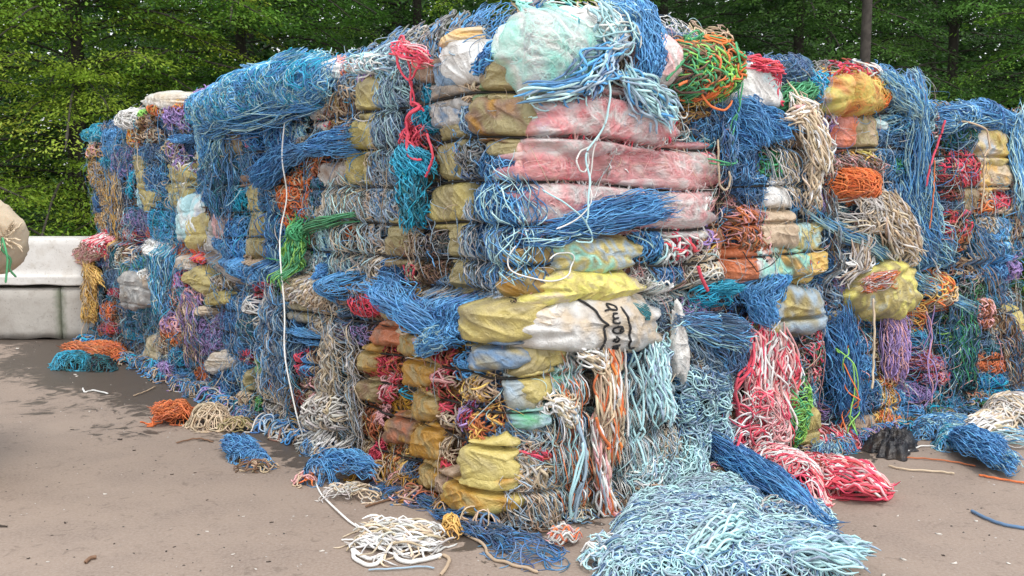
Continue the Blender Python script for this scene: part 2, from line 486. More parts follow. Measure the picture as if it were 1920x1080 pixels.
# ------------------------------------------------------------------ ground
def tex_mix(t, fac, c1, c2):
    mx = nnode(t, 'ShaderNodeMixRGB')
    if isinstance(fac, float): mx.inputs[0].default_value = fac
    else: t.links.new(fac, mx.inputs[0])
    for i, c in ((1, c1), (2, c2)):
        if isinstance(c, tuple): mx.inputs[i].default_value = (*c, 1)
        else: t.links.new(c, mx.inputs[i])
    return mx.outputs[0]
def noise(t, pos, scale, detail=4, dist=0.0, rough=.55):
    n = nnode(t, 'ShaderNodeTexNoise', i_Scale=scale, i_Detail=float(detail), i_Distortion=dist, i_Roughness=rough)
    t.links.new(pos, n.inputs['Vector']); return n.outputs[0]
def rng_(t, v, a, b, c=0.0, d=1.0):
    m = nnode(t, 'ShaderNodeMapRange', i_From_Min=a, i_From_Max=b, i_To_Min=c, i_To_Max=d)
    t.links.new(v, m.inputs[0]); return m.outputs[0]
def mth(t, op, a, b=None):
    m = nnode(t, 'ShaderNodeMath', operation=op)
    for i, q in enumerate((a, b)):
        if q is None: continue
        if isinstance(q, (int, float)): m.inputs[i].default_value = q
        else: t.links.new(q, m.inputs[i])
    return m.outputs[0]
def ground_mat():
    m, t, b = new_mat('yard_concrete')
    pos = coords(t)
    big = noise(t, pos, .55, 5); mid = noise(t, pos, 3.2, 6); fine = noise(t, pos, 70, 4, rough=.7); grit = noise(t, pos, 190, 2)
    c = tex_mix(t, rng_(t, big, .3, .7), (.24, .18, .14), (.305, .238, .19))
    c = tex_mix(t, rng_(t, mid, .42, .72, 0, .5), c, (.17, .13, .108))
    c = tex_mix(t, rng_(t, fine, .38, .70, 0, .75), c, (.36, .30, .255))
    c = tex_mix(t, rng_(t, noise(t, pos, 12, 6, 1.5), .58, .72, 0, .45), c, (.12, .09, .07))
    c = tex_mix(t, rng_(t, grit, .62, .72, 0, .6), c, (.12, .09, .075))
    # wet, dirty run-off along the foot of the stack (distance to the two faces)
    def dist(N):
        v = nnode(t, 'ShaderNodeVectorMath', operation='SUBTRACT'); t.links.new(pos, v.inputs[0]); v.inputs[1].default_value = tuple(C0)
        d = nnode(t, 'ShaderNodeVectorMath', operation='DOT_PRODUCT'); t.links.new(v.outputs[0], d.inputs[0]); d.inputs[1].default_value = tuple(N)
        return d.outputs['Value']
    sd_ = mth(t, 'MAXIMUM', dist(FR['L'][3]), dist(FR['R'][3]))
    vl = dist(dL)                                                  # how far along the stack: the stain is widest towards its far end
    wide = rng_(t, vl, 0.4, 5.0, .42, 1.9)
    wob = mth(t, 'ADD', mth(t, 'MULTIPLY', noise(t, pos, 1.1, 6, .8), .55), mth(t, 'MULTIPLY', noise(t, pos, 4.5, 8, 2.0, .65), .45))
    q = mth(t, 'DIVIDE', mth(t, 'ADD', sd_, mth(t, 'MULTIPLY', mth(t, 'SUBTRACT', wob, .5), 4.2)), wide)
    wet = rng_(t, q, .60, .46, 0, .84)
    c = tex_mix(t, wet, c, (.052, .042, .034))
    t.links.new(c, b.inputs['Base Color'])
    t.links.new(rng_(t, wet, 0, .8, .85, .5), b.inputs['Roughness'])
    b.inputs['Specular IOR Level'].default_value = .35
    bp = nnode(t, 'ShaderNodeBump', i_Strength=.35, i_Distance=.004); t.links.new(fine, bp.inputs['Height']); t.links.new(bp.outputs[0], b.inputs['Normal'])
    return m
def sheet(name, pts, z, mat, nx=1):
    V = np.array([(x, y, z) for x, y in pts]); return make_mesh(name, V, [list(range(4))], mat=mat, smooth=False)
g = sheet('yard_ground', [(-30, -8), (30, -8), (30, 13.2), (-30, 13.2)], 0, ground_mat()); g['kind'] = 'structure'
def soil_mat():
    m, t, b = new_mat('forest_soil'); pos = coords(t)
    c = tex_mix(t, rng_(t, noise(t, pos, 1.5, 6), .35, .65), (.03, .026, .016), (.03, .05, .014))
    t.links.new(c, b.inputs['Base Color']); b.inputs['Roughness'].default_value = .95; return m
g = sheet('forest_floor', [(-220, 13.2), (220, 13.2), (220, 260), (-220, 260)], -0.01, soil_mat()); g['kind'] = 'structure'

# ------------------------------------------------------------------ concrete blocks at the end of the yard
def conc_mat(name, c1, c2, stain):
    m, t, b = new_mat(name); pos = coords(t)
    c = tex_mix(t, rng_(t, noise(t, pos, 2.2, 6), .35, .65), c1, c2)
    c = tex_mix(t, rng_(t, noise(t, pos, 9, 6, .5), .52, .75, 0, .55), c, stain)
    c = tex_mix(t, rng_(t, noise(t, pos, 60, 3), .6, .72, 0, .5), c, tuple(np.array(stain) * .5))
    if name == 'weathered_concrete':
        sp = nnode(t, 'ShaderNodeSeparateXYZ'); t.links.new(pos, sp.inputs[0])
        dx = mth(t, 'ABSOLUTE', mth(t, 'ADD', sp.outputs[0], -(XE + .12 - .52)))
        ms = rng_(t, mth(t, 'ADD', dx, mth(t, 'MULTIPLY', noise(t, pos, 14, 5), .10)), .13, .05, 0, .75)
        c = tex_mix(t, ms, c, (.10, .13, .075))
        lowz = mth(t, 'ADD', sp.outputs[2], mth(t, 'MULTIPLY', noise(t, pos, 6, 5), .2))
        c = tex_mix(t, rng_(t, lowz, .22, .10, 0, .6), c, (.14, .12, .095))
    t.links.new(c, b.inputs['Base Color']); b.inputs['Roughness'].default_value = .85
    bp = nnode(t, 'ShaderNodeBump', i_Strength=.4, i_Distance=.01); t.links.new(noise(t, pos, 25, 6), bp.inputs['Height']); t.links.new(bp.outputs[0], b.inputs['Normal'])
    return m
YB = 10.35
XE = (168 - 960) / FPX * 10.2
M_CUP = conc_mat('pale_concrete', (.58, .565, .53), (.66, .65, .62), (.42, .38, .32))
M_CLO = conc_mat('weathered_concrete', (.36, .335, .3), (.46, .44, .40), (.24, .21, .175))
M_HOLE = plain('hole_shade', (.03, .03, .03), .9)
def loft_block(name, x0, x1, y0, prof, mat, cham=(0, 0), seed=0, rough=.006):
    """block along X; prof = list of (y_offset, z) round its section; ends may be chamfered at the top"""
    rg = np.random.default_rng(seed)
    pr = []
    n = len(prof)
    for i in range(n):
        a, b = np.array(prof[i]), np.array(prof[(i + 1) % n])
        for t in np.linspace(0, 1, 7)[:-1]: pr.append(a * (1 - t) + b * t)
    pr = np.array(pr); zt = pr[:, 1].max(); zb = pr[:, 1].min()
    xs = np.linspace(x0, x1, 60)
    V = []
    for x in xs:
        lim = zt
        if cham[1] and x > x1 - cham[1]: lim = zt - (x - (x1 - cham[1])) * .75
        if cham[0] and x < x0 + cham[0]: lim = zt - ((x0 + cham[0]) - x) * .75
        q = pr.copy(); q[:, 1] = np.minimum(q[:, 1], lim)
        wv = rough * (np.sin(x * 9 + q[:, 1] * 13) + .8 * np.sin(x * 23 + 2)) + rg.normal(0, rough * .3, len(q))
        bot = np.clip(1 - (q[:, 1] - zb) / .05, 0, 1)
        q2 = q.copy(); q2[:, 1] += bot * rough * 1.5 * (np.sin(x * 6.3 + 1) + np.sin(x * 14.1) + 1) 
        V += [(x, y0 + a + w_ * .5, b) for (a, b), w_ in zip(q2, wv)]
    m = len(pr); N = len(xs); idx = np.arange(N * m).reshape(N, m)
    F = np.stack([idx[:-1], idx[1:], np.roll(idx[1:], -1, 1), np.roll(idx[:-1], -1, 1)], -1).reshape(-1, 4)
    V = np.array(V); c0 = V[:m].mean(0); c1 = V[-m:].mean(0)
    V = np.vstack([V, c0, c1]); a = len(V) - 2
    F3 = [(a, i, (i + 1) % m) for i in range(m)] + [(a + 1, idx[-1, (i + 1) % m], idx[-1, i]) for i in range(m)]
    o = make_mesh(name, V, F, F3, mat=mat, smooth=False)
    return o
YB = 10.35
XE = (168 - 960) / FPX * 10.2
lo = loft_block('concrete_block', -6.6, XE + .12 - .52, YB, [(0, 0), (0, .50), (.03, .53), (.62, .53), (.62, 0)], M_CLO, seed=3)
tag(lo, 'weathered grey concrete block lowest under the pale barrier with a mossy streak', 'concrete block')
lo2 = loft_block('concrete_block', XE + .125 - .515, XE + 1.2, YB + .01, [(0, 0), (0, .51), (.03, .54), (.62, .54), (.62, 0)], M_CLO, seed=5)
tag(lo2, 'weathered grey concrete block on the ground running in behind the bales', 'concrete block')
ft = loft_block('concrete_barrier', -6.6, XE + .05, YB - .02, [(0, .565), (0, .655), (.03, .675), (.045, 1.03), (.07, 1.045), (.5, 1.045), (.53, 1.03), (.62, .68), (.64, .565)], M_CUP, cham=(0, .22), seed=4, rough=.003)
tag(ft, 'pale concrete barrier with a lifting hole stacked on the grey blocks', 'barrier')
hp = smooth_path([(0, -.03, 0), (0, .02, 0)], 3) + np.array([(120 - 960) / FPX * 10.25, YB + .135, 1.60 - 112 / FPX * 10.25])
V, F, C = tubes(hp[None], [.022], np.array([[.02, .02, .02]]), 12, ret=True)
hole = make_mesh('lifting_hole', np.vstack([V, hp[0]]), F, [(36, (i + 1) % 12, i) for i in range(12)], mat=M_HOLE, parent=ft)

# ------------------------------------------------------------------ bulk bag reaching in at the picture's left
def bulk_bag():
    root = empty('bulk_bag')
    Y0 = 5.2
    m, t, b = new_mat('woven_bag'); pos = coords(t)
    c = tex_mix(t, rng_(t, noise(t, pos, 6, 6), .35, .7), (.62, .52, .38), (.48, .38, .26))
    wv = nnode(t, 'ShaderNodeTexWave', i_Scale=55.0, i_Distortion=.6); t.links.new(pos, wv.inputs['Vector'])
    c = tex_mix(t, rng_(t, wv.outputs[1], 0, 1, 0, .12), c, (.4, .32, .22))
    t.links.new(c, b.inputs['Base Color']); b.inputs['Roughness'].default_value = .7
    b.inputs['Subsurface Weight'].default_value = .05
    bp = nnode(t, 'ShaderNodeBump', i_Strength=.5, i_Distance=.01); t.links.new(noise(t, pos, 22, 6, 1), bp.inputs['Height']); t.links.new(bp.outputs[0], b.inputs['Normal'])
    # profile (half-width from the bag's axis, height): narrow foot, bulging shoulder, folded lip
    ax = -3.125
    sc = Y0 / FPX
    prof = [(.30, 0), (.33, .3), (.36, .8), (.38, 1.10), (.44, 1.125), (.52, 1.18), (.555, 1.27), (.56, 1.37), (.53, 1.42), (.49, 1.47), (.45, 1.51), (.40, 1.54), (.30, 1.57), (0.01, 1.60)]
    pr = smooth_path([(a, 0, b) for a, b in prof], 60)
    NT = 90; th = np.linspace(0, 2 * math.pi, NT, endpoint=False)
    V = []
    for r, _, z in pr:
        rr = r * (1 + .035 * np.sin(5 * th + z * 5) + .02 * np.sin(11 * th + z * 9)) + .014 * (1 - np.abs(np.sin(th * 6 + z * 14 + np.sin(z * 30)))) ** 3 + .008 * (1 - np.abs(np.sin(th * 13 - z * 31))) ** 2
        V.append(np.stack([ax + rr * np.cos(th), Y0 + rr * np.sin(th), np.full(NT, z) + .01 * np.sin(th * 7)], 1))
    V = np.vstack(V); idx = np.arange(60 * NT).reshape(60, NT)
    F = np.stack([idx[:-1], np.roll(idx[:-1], -1, 1), np.roll(idx[1:], -1, 1), idx[1:]], -1).reshape(-1, 4)
    make_mesh('bag_body', V, F, mat=m, parent=root)
    # folded rim running down the shoulder, tied corner tuft
    ring = smooth_path([(ax + .20, Y0 - .38, 1.58), (ax + .40, Y0 - .30, 1.545), (ax + .50, Y0 - .20, 1.47), (ax + .57, Y0 - .14, 1.40), (ax + .585, Y0 - .1, 1.33), (ax + .585, Y0 - .08, 1.28)], 40)
    V, F, C = tubes(ring[None], [.016], np.array([[.3, .24, .15]]), 8, ret=True)
    make_mesh('rim', V, F, mat=m, parent=root)
    k = np.array([ax + .58, Y0 - .12, 1.335])
    n = 26; tt = np.linspace(0, 1, 10)[None, :, None]
    dirs = np.stack([RNG.uniform(-.03, .10, n), RNG.uniform(-.05, .05, n), RNG.uniform(-.07, .10, n)], 1)[:, None]
    P = k + tt * dirs + RNG.normal(0, .003, (n, 10, 3))
    tubes(P, np.full(n, .005), np.array([LP['C']] * n), 4, 'tied_corner', M_ROPE, root)
    rp = smooth_path([k + (0, -.02, 0), k + (.0, -.03, -.06), k + (.035, -.02, -.11), k + (.03, -.02, -.16), k + (.06, -.02, -.2)], 40)
    rq = smooth_path([k + (0, -.02, 0), k + (.02, -.03, -.07), k + (.02, -.02, -.12), k + (.005, -.02, -.23)], 40)
    tubes(np.stack([rp, rq]), np.full(2, .006), np.array([LP['g'], LP['G']]), 5, 'tie_cord', M_ROPE, root)
    lp = smooth_path([(ax + .44, Y0 - .3, 1.51), (ax + .49, Y0 - .3, 1.53), (ax + .53, Y0 - .26, 1.50), (ax + .53, Y0 - .22, 1.43)], 30)
    tubes(lp[None], [.004], np.array([LP['M']]), 5, 'loose_cord', M_ROPE, root)
    tag(root, 'dusty beige woven bulk bag with a folded rim and green tie cord', 'bulk bag')
    settle(root)
bulk_bag()

# ------------------------------------------------------------------ trees
def leaf_mat(name, c1, c2, c3):
    m, t, b = new_mat(name)
    oi = nnode(t, 'ShaderNodeAttribute', attribute_name='col')
    t.links.new(oi.outputs[0], b.inputs['Base Color'])
    b.inputs['Roughness'].default_value = .5; b.inputs['Specular IOR Level'].default_value = .35
    tr = nnode(t, 'ShaderNodeBsdfTranslucent'); t.links.new(oi.outputs[0], tr.inputs[0])
    mx = nnode(t, 'ShaderNodeMixShader'); mx.inputs[0].default_value = .45
    out = t.nodes['Material Output']
    t.links.new(b.outputs[0], mx.inputs[1]); t.links.new(tr.outputs[0], mx.inputs[2]); t.links.new(mx.outputs[0], out.inputs[0])
    return m
M_LEAF = leaf_mat('leaf', 0, 0, 0)
M_BARK, _t, _b = new_mat('bark')
_p = coords(_t)
_c = tex_mix(_t, rng_(_t, noise(_t, _p, 9, 6, 1), .35, .65), (.03, .025, .02), (.065, .055, .045))
_t.links.new(_c, _b.inputs['Base Color']); _b.inputs['Roughness'].default_value = .9
def tree(x, y, hgt, spread, z0, z1, nb, hue, label, trunk_r=.16, leaf=.062, lean=0.0, per=640, group='trees at the edge of the wood behind the yard', name='broadleaf_tree', side=None):
    root = empty(name, (x, y, 0))
    r = RNG
    tp = smooth_path([(0, 0, 0), (lean * .3 + r.normal(0, .05), r.normal(0, .05), hgt * .35), (lean * .7 + r.normal(0, .1), r.normal(0, .1), hgt * .7), (lean, 0, hgt)], 24)
    tt = np.linspace(0, 1, 24)
    T = tp[None]
    V, F, C = tubes(T, [1.0], np.array([[.06, .05, .04]]), 10, ret=True, taper=1)
    cen = np.repeat(tp, 10, axis=0); rad = np.repeat(trunk_r * .62 * (1 - .7 * tt) + .03 * np.exp(-tt * 30), 10)[:, None]
    V = cen + (V - cen) * rad
    branches = []; leavesP = []; leavesN = []
    NB = nb
    bz = r.uniform(z0, z1, NB); baz = r.uniform(0, 2 * math.pi, NB)
    if side is not None: baz = np.where(r.uniform(0, 1, NB) < .75, r.uniform(math.pi * 1.02, math.pi * 1.98, NB), baz)   # more boughs towards the open yard
    BL = spread * (1.1 - .55 * (bz / max(hgt, 1))) * r.uniform(.45, 1.1, NB)
    M = 9
    q = np.linspace(0, 1, M)[None]
    rise = r.uniform(-.05, .38, (NB, 1))
    bx = np.cos(baz)[:, None] * BL[:, None] * q; by = np.sin(baz)[:, None] * BL[:, None] * q
    bzz = bz[:, None] + BL[:, None] * (rise * q - .32 * q ** 2.2) + .05 * np.sin(q * 9 + baz[:, None] * 7)
    ti = np.interp(np.clip(bz / hgt, 0, 1), np.linspace(0, 1, 24), tp[:, 0]); tj = np.interp(np.clip(bz / hgt, 0, 1), np.linspace(0, 1, 24), tp[:, 1])
    P = np.stack([bx + ti[:, None], by + tj[:, None], bzz], -1)
    P[..., 2] = np.maximum(P[..., 2], .1)
    bv, bf, _ = tubes(P, .004 + .0035 * BL, np.zeros((NB, 3)), 4, ret=True, taper=.3)
    make_mesh('trunk', np.vstack([V, bv]), np.vstack([F, bf + len(V)]), mat=M_BARK, parent=root)
    # leaf sprays: flat fans of small leaves along each bough, tips drooping
    n = NB * per
    bi = np.repeat(np.arange(NB), per)
    qq = r.uniform(.12, 1.04, n) ** .8
    k = np.clip(qq * (M - 1), 0, M - 1.001); ki = k.astype(int); kf = (k - ki)[:, None]
    pc = P[bi, ki] * (1 - kf) + P[bi, np.minimum(ki + 1, M - 1)] * kf
    wd = (.14 + .24 * BL[bi] * np.sin(np.clip(qq, 0, 1) * math.pi * .8 + .35)) 
    lat = r.normal(0, .55, n) * wd; latd = np.stack([-np.sin(baz[bi]), np.cos(baz[bi]), np.zeros(n)], 1)
    pc = pc + latd * lat[:, None] + np.stack([r.normal(0, .05, n), r.normal(0, .05, n), r.normal(0, .035, n) - .25 * np.abs(lat) ** 1.3], 1)
    az = baz[bi] + np.sign(lat) * r.uniform(.3, 1.2, n) + r.normal(0, .4, n)
    pit = r.normal(-.3, .35, n); rol = r.normal(0, .4, n)
    f = np.stack([np.cos(az) * np.cos(pit), np.sin(az) * np.cos(pit), np.sin(pit)], 1)
    s = np.stack([-np.sin(az), np.cos(az), np.zeros(n)], 1)
    up = np.cross(f, s); s = s * np.cos(rol)[:, None] + up * np.sin(rol)[:, None]
    ls = leaf * r.uniform(.6, 1.3, n)[:, None]
    a = pc; b_ = pc + f * ls * .5 + s * ls * .22; c_ = pc + f * ls; d_ = pc + f * ls * .5 - s * ls * .22
    LV = np.stack([a, b_, c_, d_], 1).reshape(-1, 3)
    hs = np.array([lin(h) for h in hue])
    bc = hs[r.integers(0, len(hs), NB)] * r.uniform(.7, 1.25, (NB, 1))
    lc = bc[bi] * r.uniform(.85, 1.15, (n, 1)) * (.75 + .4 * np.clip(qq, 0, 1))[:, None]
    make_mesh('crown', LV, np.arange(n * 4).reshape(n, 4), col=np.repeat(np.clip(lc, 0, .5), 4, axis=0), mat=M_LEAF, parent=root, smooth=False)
    tag(root, label, 'tree', group)
    return root
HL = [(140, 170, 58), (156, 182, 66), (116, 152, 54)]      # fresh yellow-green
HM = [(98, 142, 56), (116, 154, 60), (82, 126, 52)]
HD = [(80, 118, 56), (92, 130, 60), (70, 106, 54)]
# front row, left to right
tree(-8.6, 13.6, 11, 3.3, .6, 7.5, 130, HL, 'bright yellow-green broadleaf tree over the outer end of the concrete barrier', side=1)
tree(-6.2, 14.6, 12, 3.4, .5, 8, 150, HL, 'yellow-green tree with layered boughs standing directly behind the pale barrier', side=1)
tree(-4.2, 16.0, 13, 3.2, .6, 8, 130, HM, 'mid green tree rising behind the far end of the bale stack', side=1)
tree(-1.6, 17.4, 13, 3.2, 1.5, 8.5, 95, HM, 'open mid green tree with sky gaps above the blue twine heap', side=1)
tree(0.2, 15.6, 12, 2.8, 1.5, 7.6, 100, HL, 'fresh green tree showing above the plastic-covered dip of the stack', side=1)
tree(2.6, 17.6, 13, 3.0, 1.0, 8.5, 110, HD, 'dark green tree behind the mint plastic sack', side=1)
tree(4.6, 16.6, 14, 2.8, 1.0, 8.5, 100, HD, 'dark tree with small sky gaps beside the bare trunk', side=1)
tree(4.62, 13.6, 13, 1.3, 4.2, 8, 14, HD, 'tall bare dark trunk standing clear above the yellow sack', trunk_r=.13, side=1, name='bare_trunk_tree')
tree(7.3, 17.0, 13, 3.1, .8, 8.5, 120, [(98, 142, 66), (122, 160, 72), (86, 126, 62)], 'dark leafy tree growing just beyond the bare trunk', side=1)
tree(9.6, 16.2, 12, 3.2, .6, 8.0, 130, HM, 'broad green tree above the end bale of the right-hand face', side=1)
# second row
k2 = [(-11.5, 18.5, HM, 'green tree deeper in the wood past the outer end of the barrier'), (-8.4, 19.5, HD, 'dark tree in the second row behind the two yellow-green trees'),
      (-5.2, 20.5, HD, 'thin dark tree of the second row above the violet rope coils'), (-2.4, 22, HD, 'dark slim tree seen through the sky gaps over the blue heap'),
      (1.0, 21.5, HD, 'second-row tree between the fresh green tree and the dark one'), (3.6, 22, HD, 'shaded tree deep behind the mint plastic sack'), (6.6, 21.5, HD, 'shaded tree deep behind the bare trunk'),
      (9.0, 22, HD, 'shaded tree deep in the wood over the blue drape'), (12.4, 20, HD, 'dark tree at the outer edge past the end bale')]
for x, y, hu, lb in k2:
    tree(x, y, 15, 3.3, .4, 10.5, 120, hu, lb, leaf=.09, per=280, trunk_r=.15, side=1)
# ground vegetation and the wood beyond: nobody could count its stems
def understory():
    n = 90000
    x = RNG.uniform(-17, 17, n); y = RNG.uniform(12.2, 26, n)
    top = (.9 + .5 * np.sin(x * 1.3) + .4 * np.sin(x * 3.1 + y)) * np.clip((y - 11.2) / 1.6, .35, 1.2)
    z = np.abs(RNG.uniform(0, 1, n)) ** .7 * top
    az = RNG.uniform(0, 6.3, n); ls = RNG.uniform(.06, .13, n)[:, None]
    f = np.stack([np.cos(az), np.sin(az), RNG.normal(-.2, .5, n)], 1); s = np.stack([-np.sin(az), np.cos(az), RNG.normal(0, .4, n)], 1)
    p = np.stack([x, y, z], 1)
    V = np.stack([p, p + f * ls * .5 + s * ls * .3, p + f * ls, p + f * ls * .5 - s * ls * .3], 1).reshape(-1, 3)
    c = np.array([lin((84, 126, 52)), lin((108, 142, 58)), lin((64, 100, 48))])[RNG.integers(0, 3, n)] * RNG.uniform(.7, 1.3, (n, 1))
    o = make_mesh('undergrowth', V, np.arange(n * 4).reshape(n, 4), col=np.repeat(c, 4, axis=0), mat=M_LEAF, smooth=False)
    tag(o, 'low leafy undergrowth along the edge of the wood behind the barrier', 'undergrowth', kind='stuff')
understory()
def far_wood():
    n = 230000
    x = RNG.uniform(-32, 32, n); y = RNG.uniform(27, 33, n)
    z = RNG.uniform(0, 1, n) ** 1.3 * (8.6 + 1.2 * np.sin(x * .8) + .9 * np.sin(x * 2.1))
    az = RNG.uniform(0, 6.3, n); ls = RNG.uniform(.18, .42, n)[:, None]
    f = np.stack([np.cos(az), np.sin(az), RNG.normal(-.2, .5, n)], 1); s = np.stack([-np.sin(az), np.cos(az), RNG.normal(0, .4, n)], 1)
    p = np.stack([x, y, z], 1)
    V = np.stack([p, p + f * ls * .5 + s * ls * .3, p + f * ls, p + f * ls * .5 - s * ls * .3], 1).reshape(-1, 3)
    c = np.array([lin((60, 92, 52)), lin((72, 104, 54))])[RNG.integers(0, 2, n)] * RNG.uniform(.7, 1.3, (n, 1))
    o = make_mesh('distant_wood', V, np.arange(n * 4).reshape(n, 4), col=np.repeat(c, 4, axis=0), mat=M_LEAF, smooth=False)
    tag(o, 'dark mass of the wood seen through the trees', 'wood', kind='stuff')
far_wood()

# ------------------------------------------------------------------ the bales
def body_mat():
    m, t, b = new_mat('packed_waste'); pos = coords(t)
    v = nnode(t, 'ShaderNodeTexVoronoi', i_Scale=26.0); 
    n0 = nnode(t, 'ShaderNodeTexNoise', i_Scale=14.0, i_Detail=4.0); t.links.new(pos, n0.inputs['Vector'])
    av = nnode(t, 'ShaderNodeVectorMath', operation='ADD'); t.links.new(pos, av.inputs[0])
    sc_ = nnode(t, 'ShaderNodeVectorMath', operation='SCALE'); sc_.inputs['Scale'].default_value = .12
    t.links.new(n0.outputs['Color'], sc_.inputs[0]); t.links.new(sc_.outputs[0], av.inputs[1]); t.links.new(av.outputs[0], v.inputs['Vector'])
    rp = nnode(t, 'ShaderNodeValToRGB'); t.links.new(v.outputs['Color'], rp.inputs[0])
    cs = [(.06, .13, .25), (.10, .14, .18), (.05, .09, .12), (.22, .17, .12), (.12, .2, .3), (.16, .07, .05), (.07, .12, .2)]
    e = rp.color_ramp.elements
    e[0].color = (*cs[0], 1); e[1].color = (*cs[-1], 1); e[1].position = 1
    for i, c in enumerate(cs[1:-1]): q = e.new((i + 1) / 6); q.color = (*c, 1)
    t.links.new(rp.outputs[0], b.inputs['Base Color']); b.inputs['Roughness'].default_value = .85
    bp = nnode(t, 'ShaderNodeBump', i_Strength=1.0, i_Distance=.02); t.links.new(v.outputs['Distance'], bp.inputs['Height']); t.links.new(bp.outputs[0], b.inputs['Normal'])
    return m
M_BODY = body_mat()
def bale_body(l0, l1, r0, r1, z0, z1, outL, outR, root):
    NS = 36; zs = np.linspace(z0, z1, 44)
    V = []
    for z in zs:
        ring = []
        for k in range(4):
            for q in np.linspace(0, 1, NS, endpoint=False):
                if k == 0: ring.append((l1 + (l0 - l1) * q, r0))      # left face
                elif k == 1: ring.append((l0, r0 + (r1 - r0) * q))    # right face
                elif k == 2: ring.append((l0 + (l1 - l0) * q, r1))
                else: ring.append((l1, r1 + (r0 - r1) * q))
        ring = np.array(ring)
        zz = np.full(len(ring), z)
        oL = base('L', -ring[:, 0], zz) - .03; oR = base('R', ring[:, 1], zz) - .03
        l = ring[:, 0].copy(); r = ring[:, 1].copy()
        cap = .10 * np.clip((z - (z1 - .12)) / .12, 0, 1) ** 2 + .04 * np.clip((z0 + .08 - z) / .08, 0, 1) ** 2
        wl = np.clip(1 - (ring[:, 1] - r0) / .25, 0, 1) if outL else 0 * l
        wr = np.clip(1 - (ring[:, 0] - l0) / .25, 0, 1) if outR else 0 * l
        r = r - (oL * wl); l = l - (oR * wr)
        cl_, cr_ = (l0 + l1) / 2, (r0 + r1) / 2
        l = cl_ + (l - cl_) * (1 - cap); r = cr_ + (r - cr_) * (1 - cap)
        V.append(C0 + l[:, None] * dL + r[:, None] * dR + np.array([float(tier_shift((z0 + z1) / 2)), 0, z]))
    m = 4 * NS; V = np.vstack(V); N = len(zs); idx = np.arange(N * m).reshape(N, m)
    F = np.stack([idx[:-1], np.roll(idx[:-1], -1, 1), np.roll(idx[1:], -1, 1), idx[1:]], -1).reshape(-1, 4)
    a = len(V); V = np.vstack([V, V[:m].mean(0), V[-m:].mean(0) + np.array([0, 0, .03])])
    F3 = [(a, (i + 1) % m, i) for i in range(m)] + [(a + 1, idx[-1, i], idx[-1, (i + 1) % m]) for i in range(m)]
    make_mesh('core', V, F, F3, mat=M_BODY, parent=root)
TOPS = {('C', 0): 2.36, ('L', 1): 2.30, ('L', 2): 2.28, ('L', 3): 2.22, ('L', 4): 2.12, ('R', 1): 2.22, ('R', 2): 2.24, ('R', 3): 2.06}
BL_ = {('C', 0, 1): 'upper bale at the near corner, pink film on one face, olive film on the other',
       ('C', 0, 0): 'bottom bale at the near corner with mustard film strips and cream rope',
       ('L', 1, 1): 'upper bale of blue and grey rope with two olive film strips and orange loops',
       ('L', 1, 0): 'bottom bale of cream and blue rope where the long white rope reaches the ground',
       ('L', 2, 1): 'upper bale of teal and blue netting under the big blue twine heap',
       ('L', 2, 0): 'bottom bale of violet, beige and blue netting above the orange twine pile',
       ('L', 3, 1): 'upper bale with violet and orange coils and olive film knobs',
       ('L', 3, 0): 'bottom bale with a grey bag, magenta loops and hanging blue netting',
       ('L', 4, 1): 'upper bale at the far end nearest the concrete barrier, peach and blue netting',
       ('L', 4, 0): 'bottom bale at the far end beside the concrete blocks with the ochre net',
       ('R', 1, 1): 'upper bale with rust ropes and orange printed film under the red hank',
       ('R', 1, 0): 'bottom bale behind the pink rope cascade with lime green coil',
       ('R', 2, 1): 'upper bale topped by the yellow sack with orange ball and white ropes',
       ('R', 2, 0): 'bottom bale with violet threads and orange rope at its foot',
       ('R', 3, 1): 'upper end bale with ochre sacks and red rope knots under blue netting',
       ('R', 3, 0): 'bottom end bale of dark teal netting with rust knots above the white rope heap'}
def fp(k):
    if k[0] == 'C': return (0, 1.42, 0, 1.34)
    if k[0] == 'L': return (COLS['L'][k[1]] + .012, COLS['L'][k[1] + 1], 0, 1.34)
    return (0, 1.2, COLS['R'][k[1]] + .012, COLS['R'][k[1] + 1])
for k, lb in BL_.items():
    root = empty('rope_bale'); BALES[k] = root
    tag(root, lb, 'bale', 'pressed bales of waste rope and net')
    l0, l1, r0, r1 = fp(k)
    z0, z1 = (0.0, 1.055) if k[2] == 0 else (1.065, TOPS[k[:2]])
    bale_body(l0, l1, r0, r1, z0, z1, k[0] in 'CL', k[0] in 'CR', root)
    for h in (x for x in STRAPS if z0 < x < z1):
        pts = []
        def addp(fr, s_arr):
            for s in s_arr:
                u = -s if fr == 'L' else s
                zz = np.array([h + strap_dz(fr, s)]); uu = np.array([u])
                pts.append(world(fr, uu, zz, base(fr, uu, zz) + .042 + .006 * math.sin(s * 25))[0])
        if k[0] == 'C':
            addp('L', np.linspace(l1 - .02, .05, 40)); addp('R', np.linspace(.05, r1 - .02, 40))
        elif k[0] == 'L': addp('L', np.linspace(l1 - .03, l0 + .03, 40))
        else: addp('R', np.linspace(r0 + .03, r1 - .03, 40))
        # ends turn in round the bale
        e0 = pts[0] + (dR if k[0] != 'R' else dL) * .12; e1 = pts[-1] + (dL if k[0] != 'L' else dR) * .12
        P = smooth_path([e0] + pts + [e1], 130)
        tubes(P[None], [.0062], np.array([[.02, .02, .02]]), 5, 'baling_wire', M_WIRE, root)

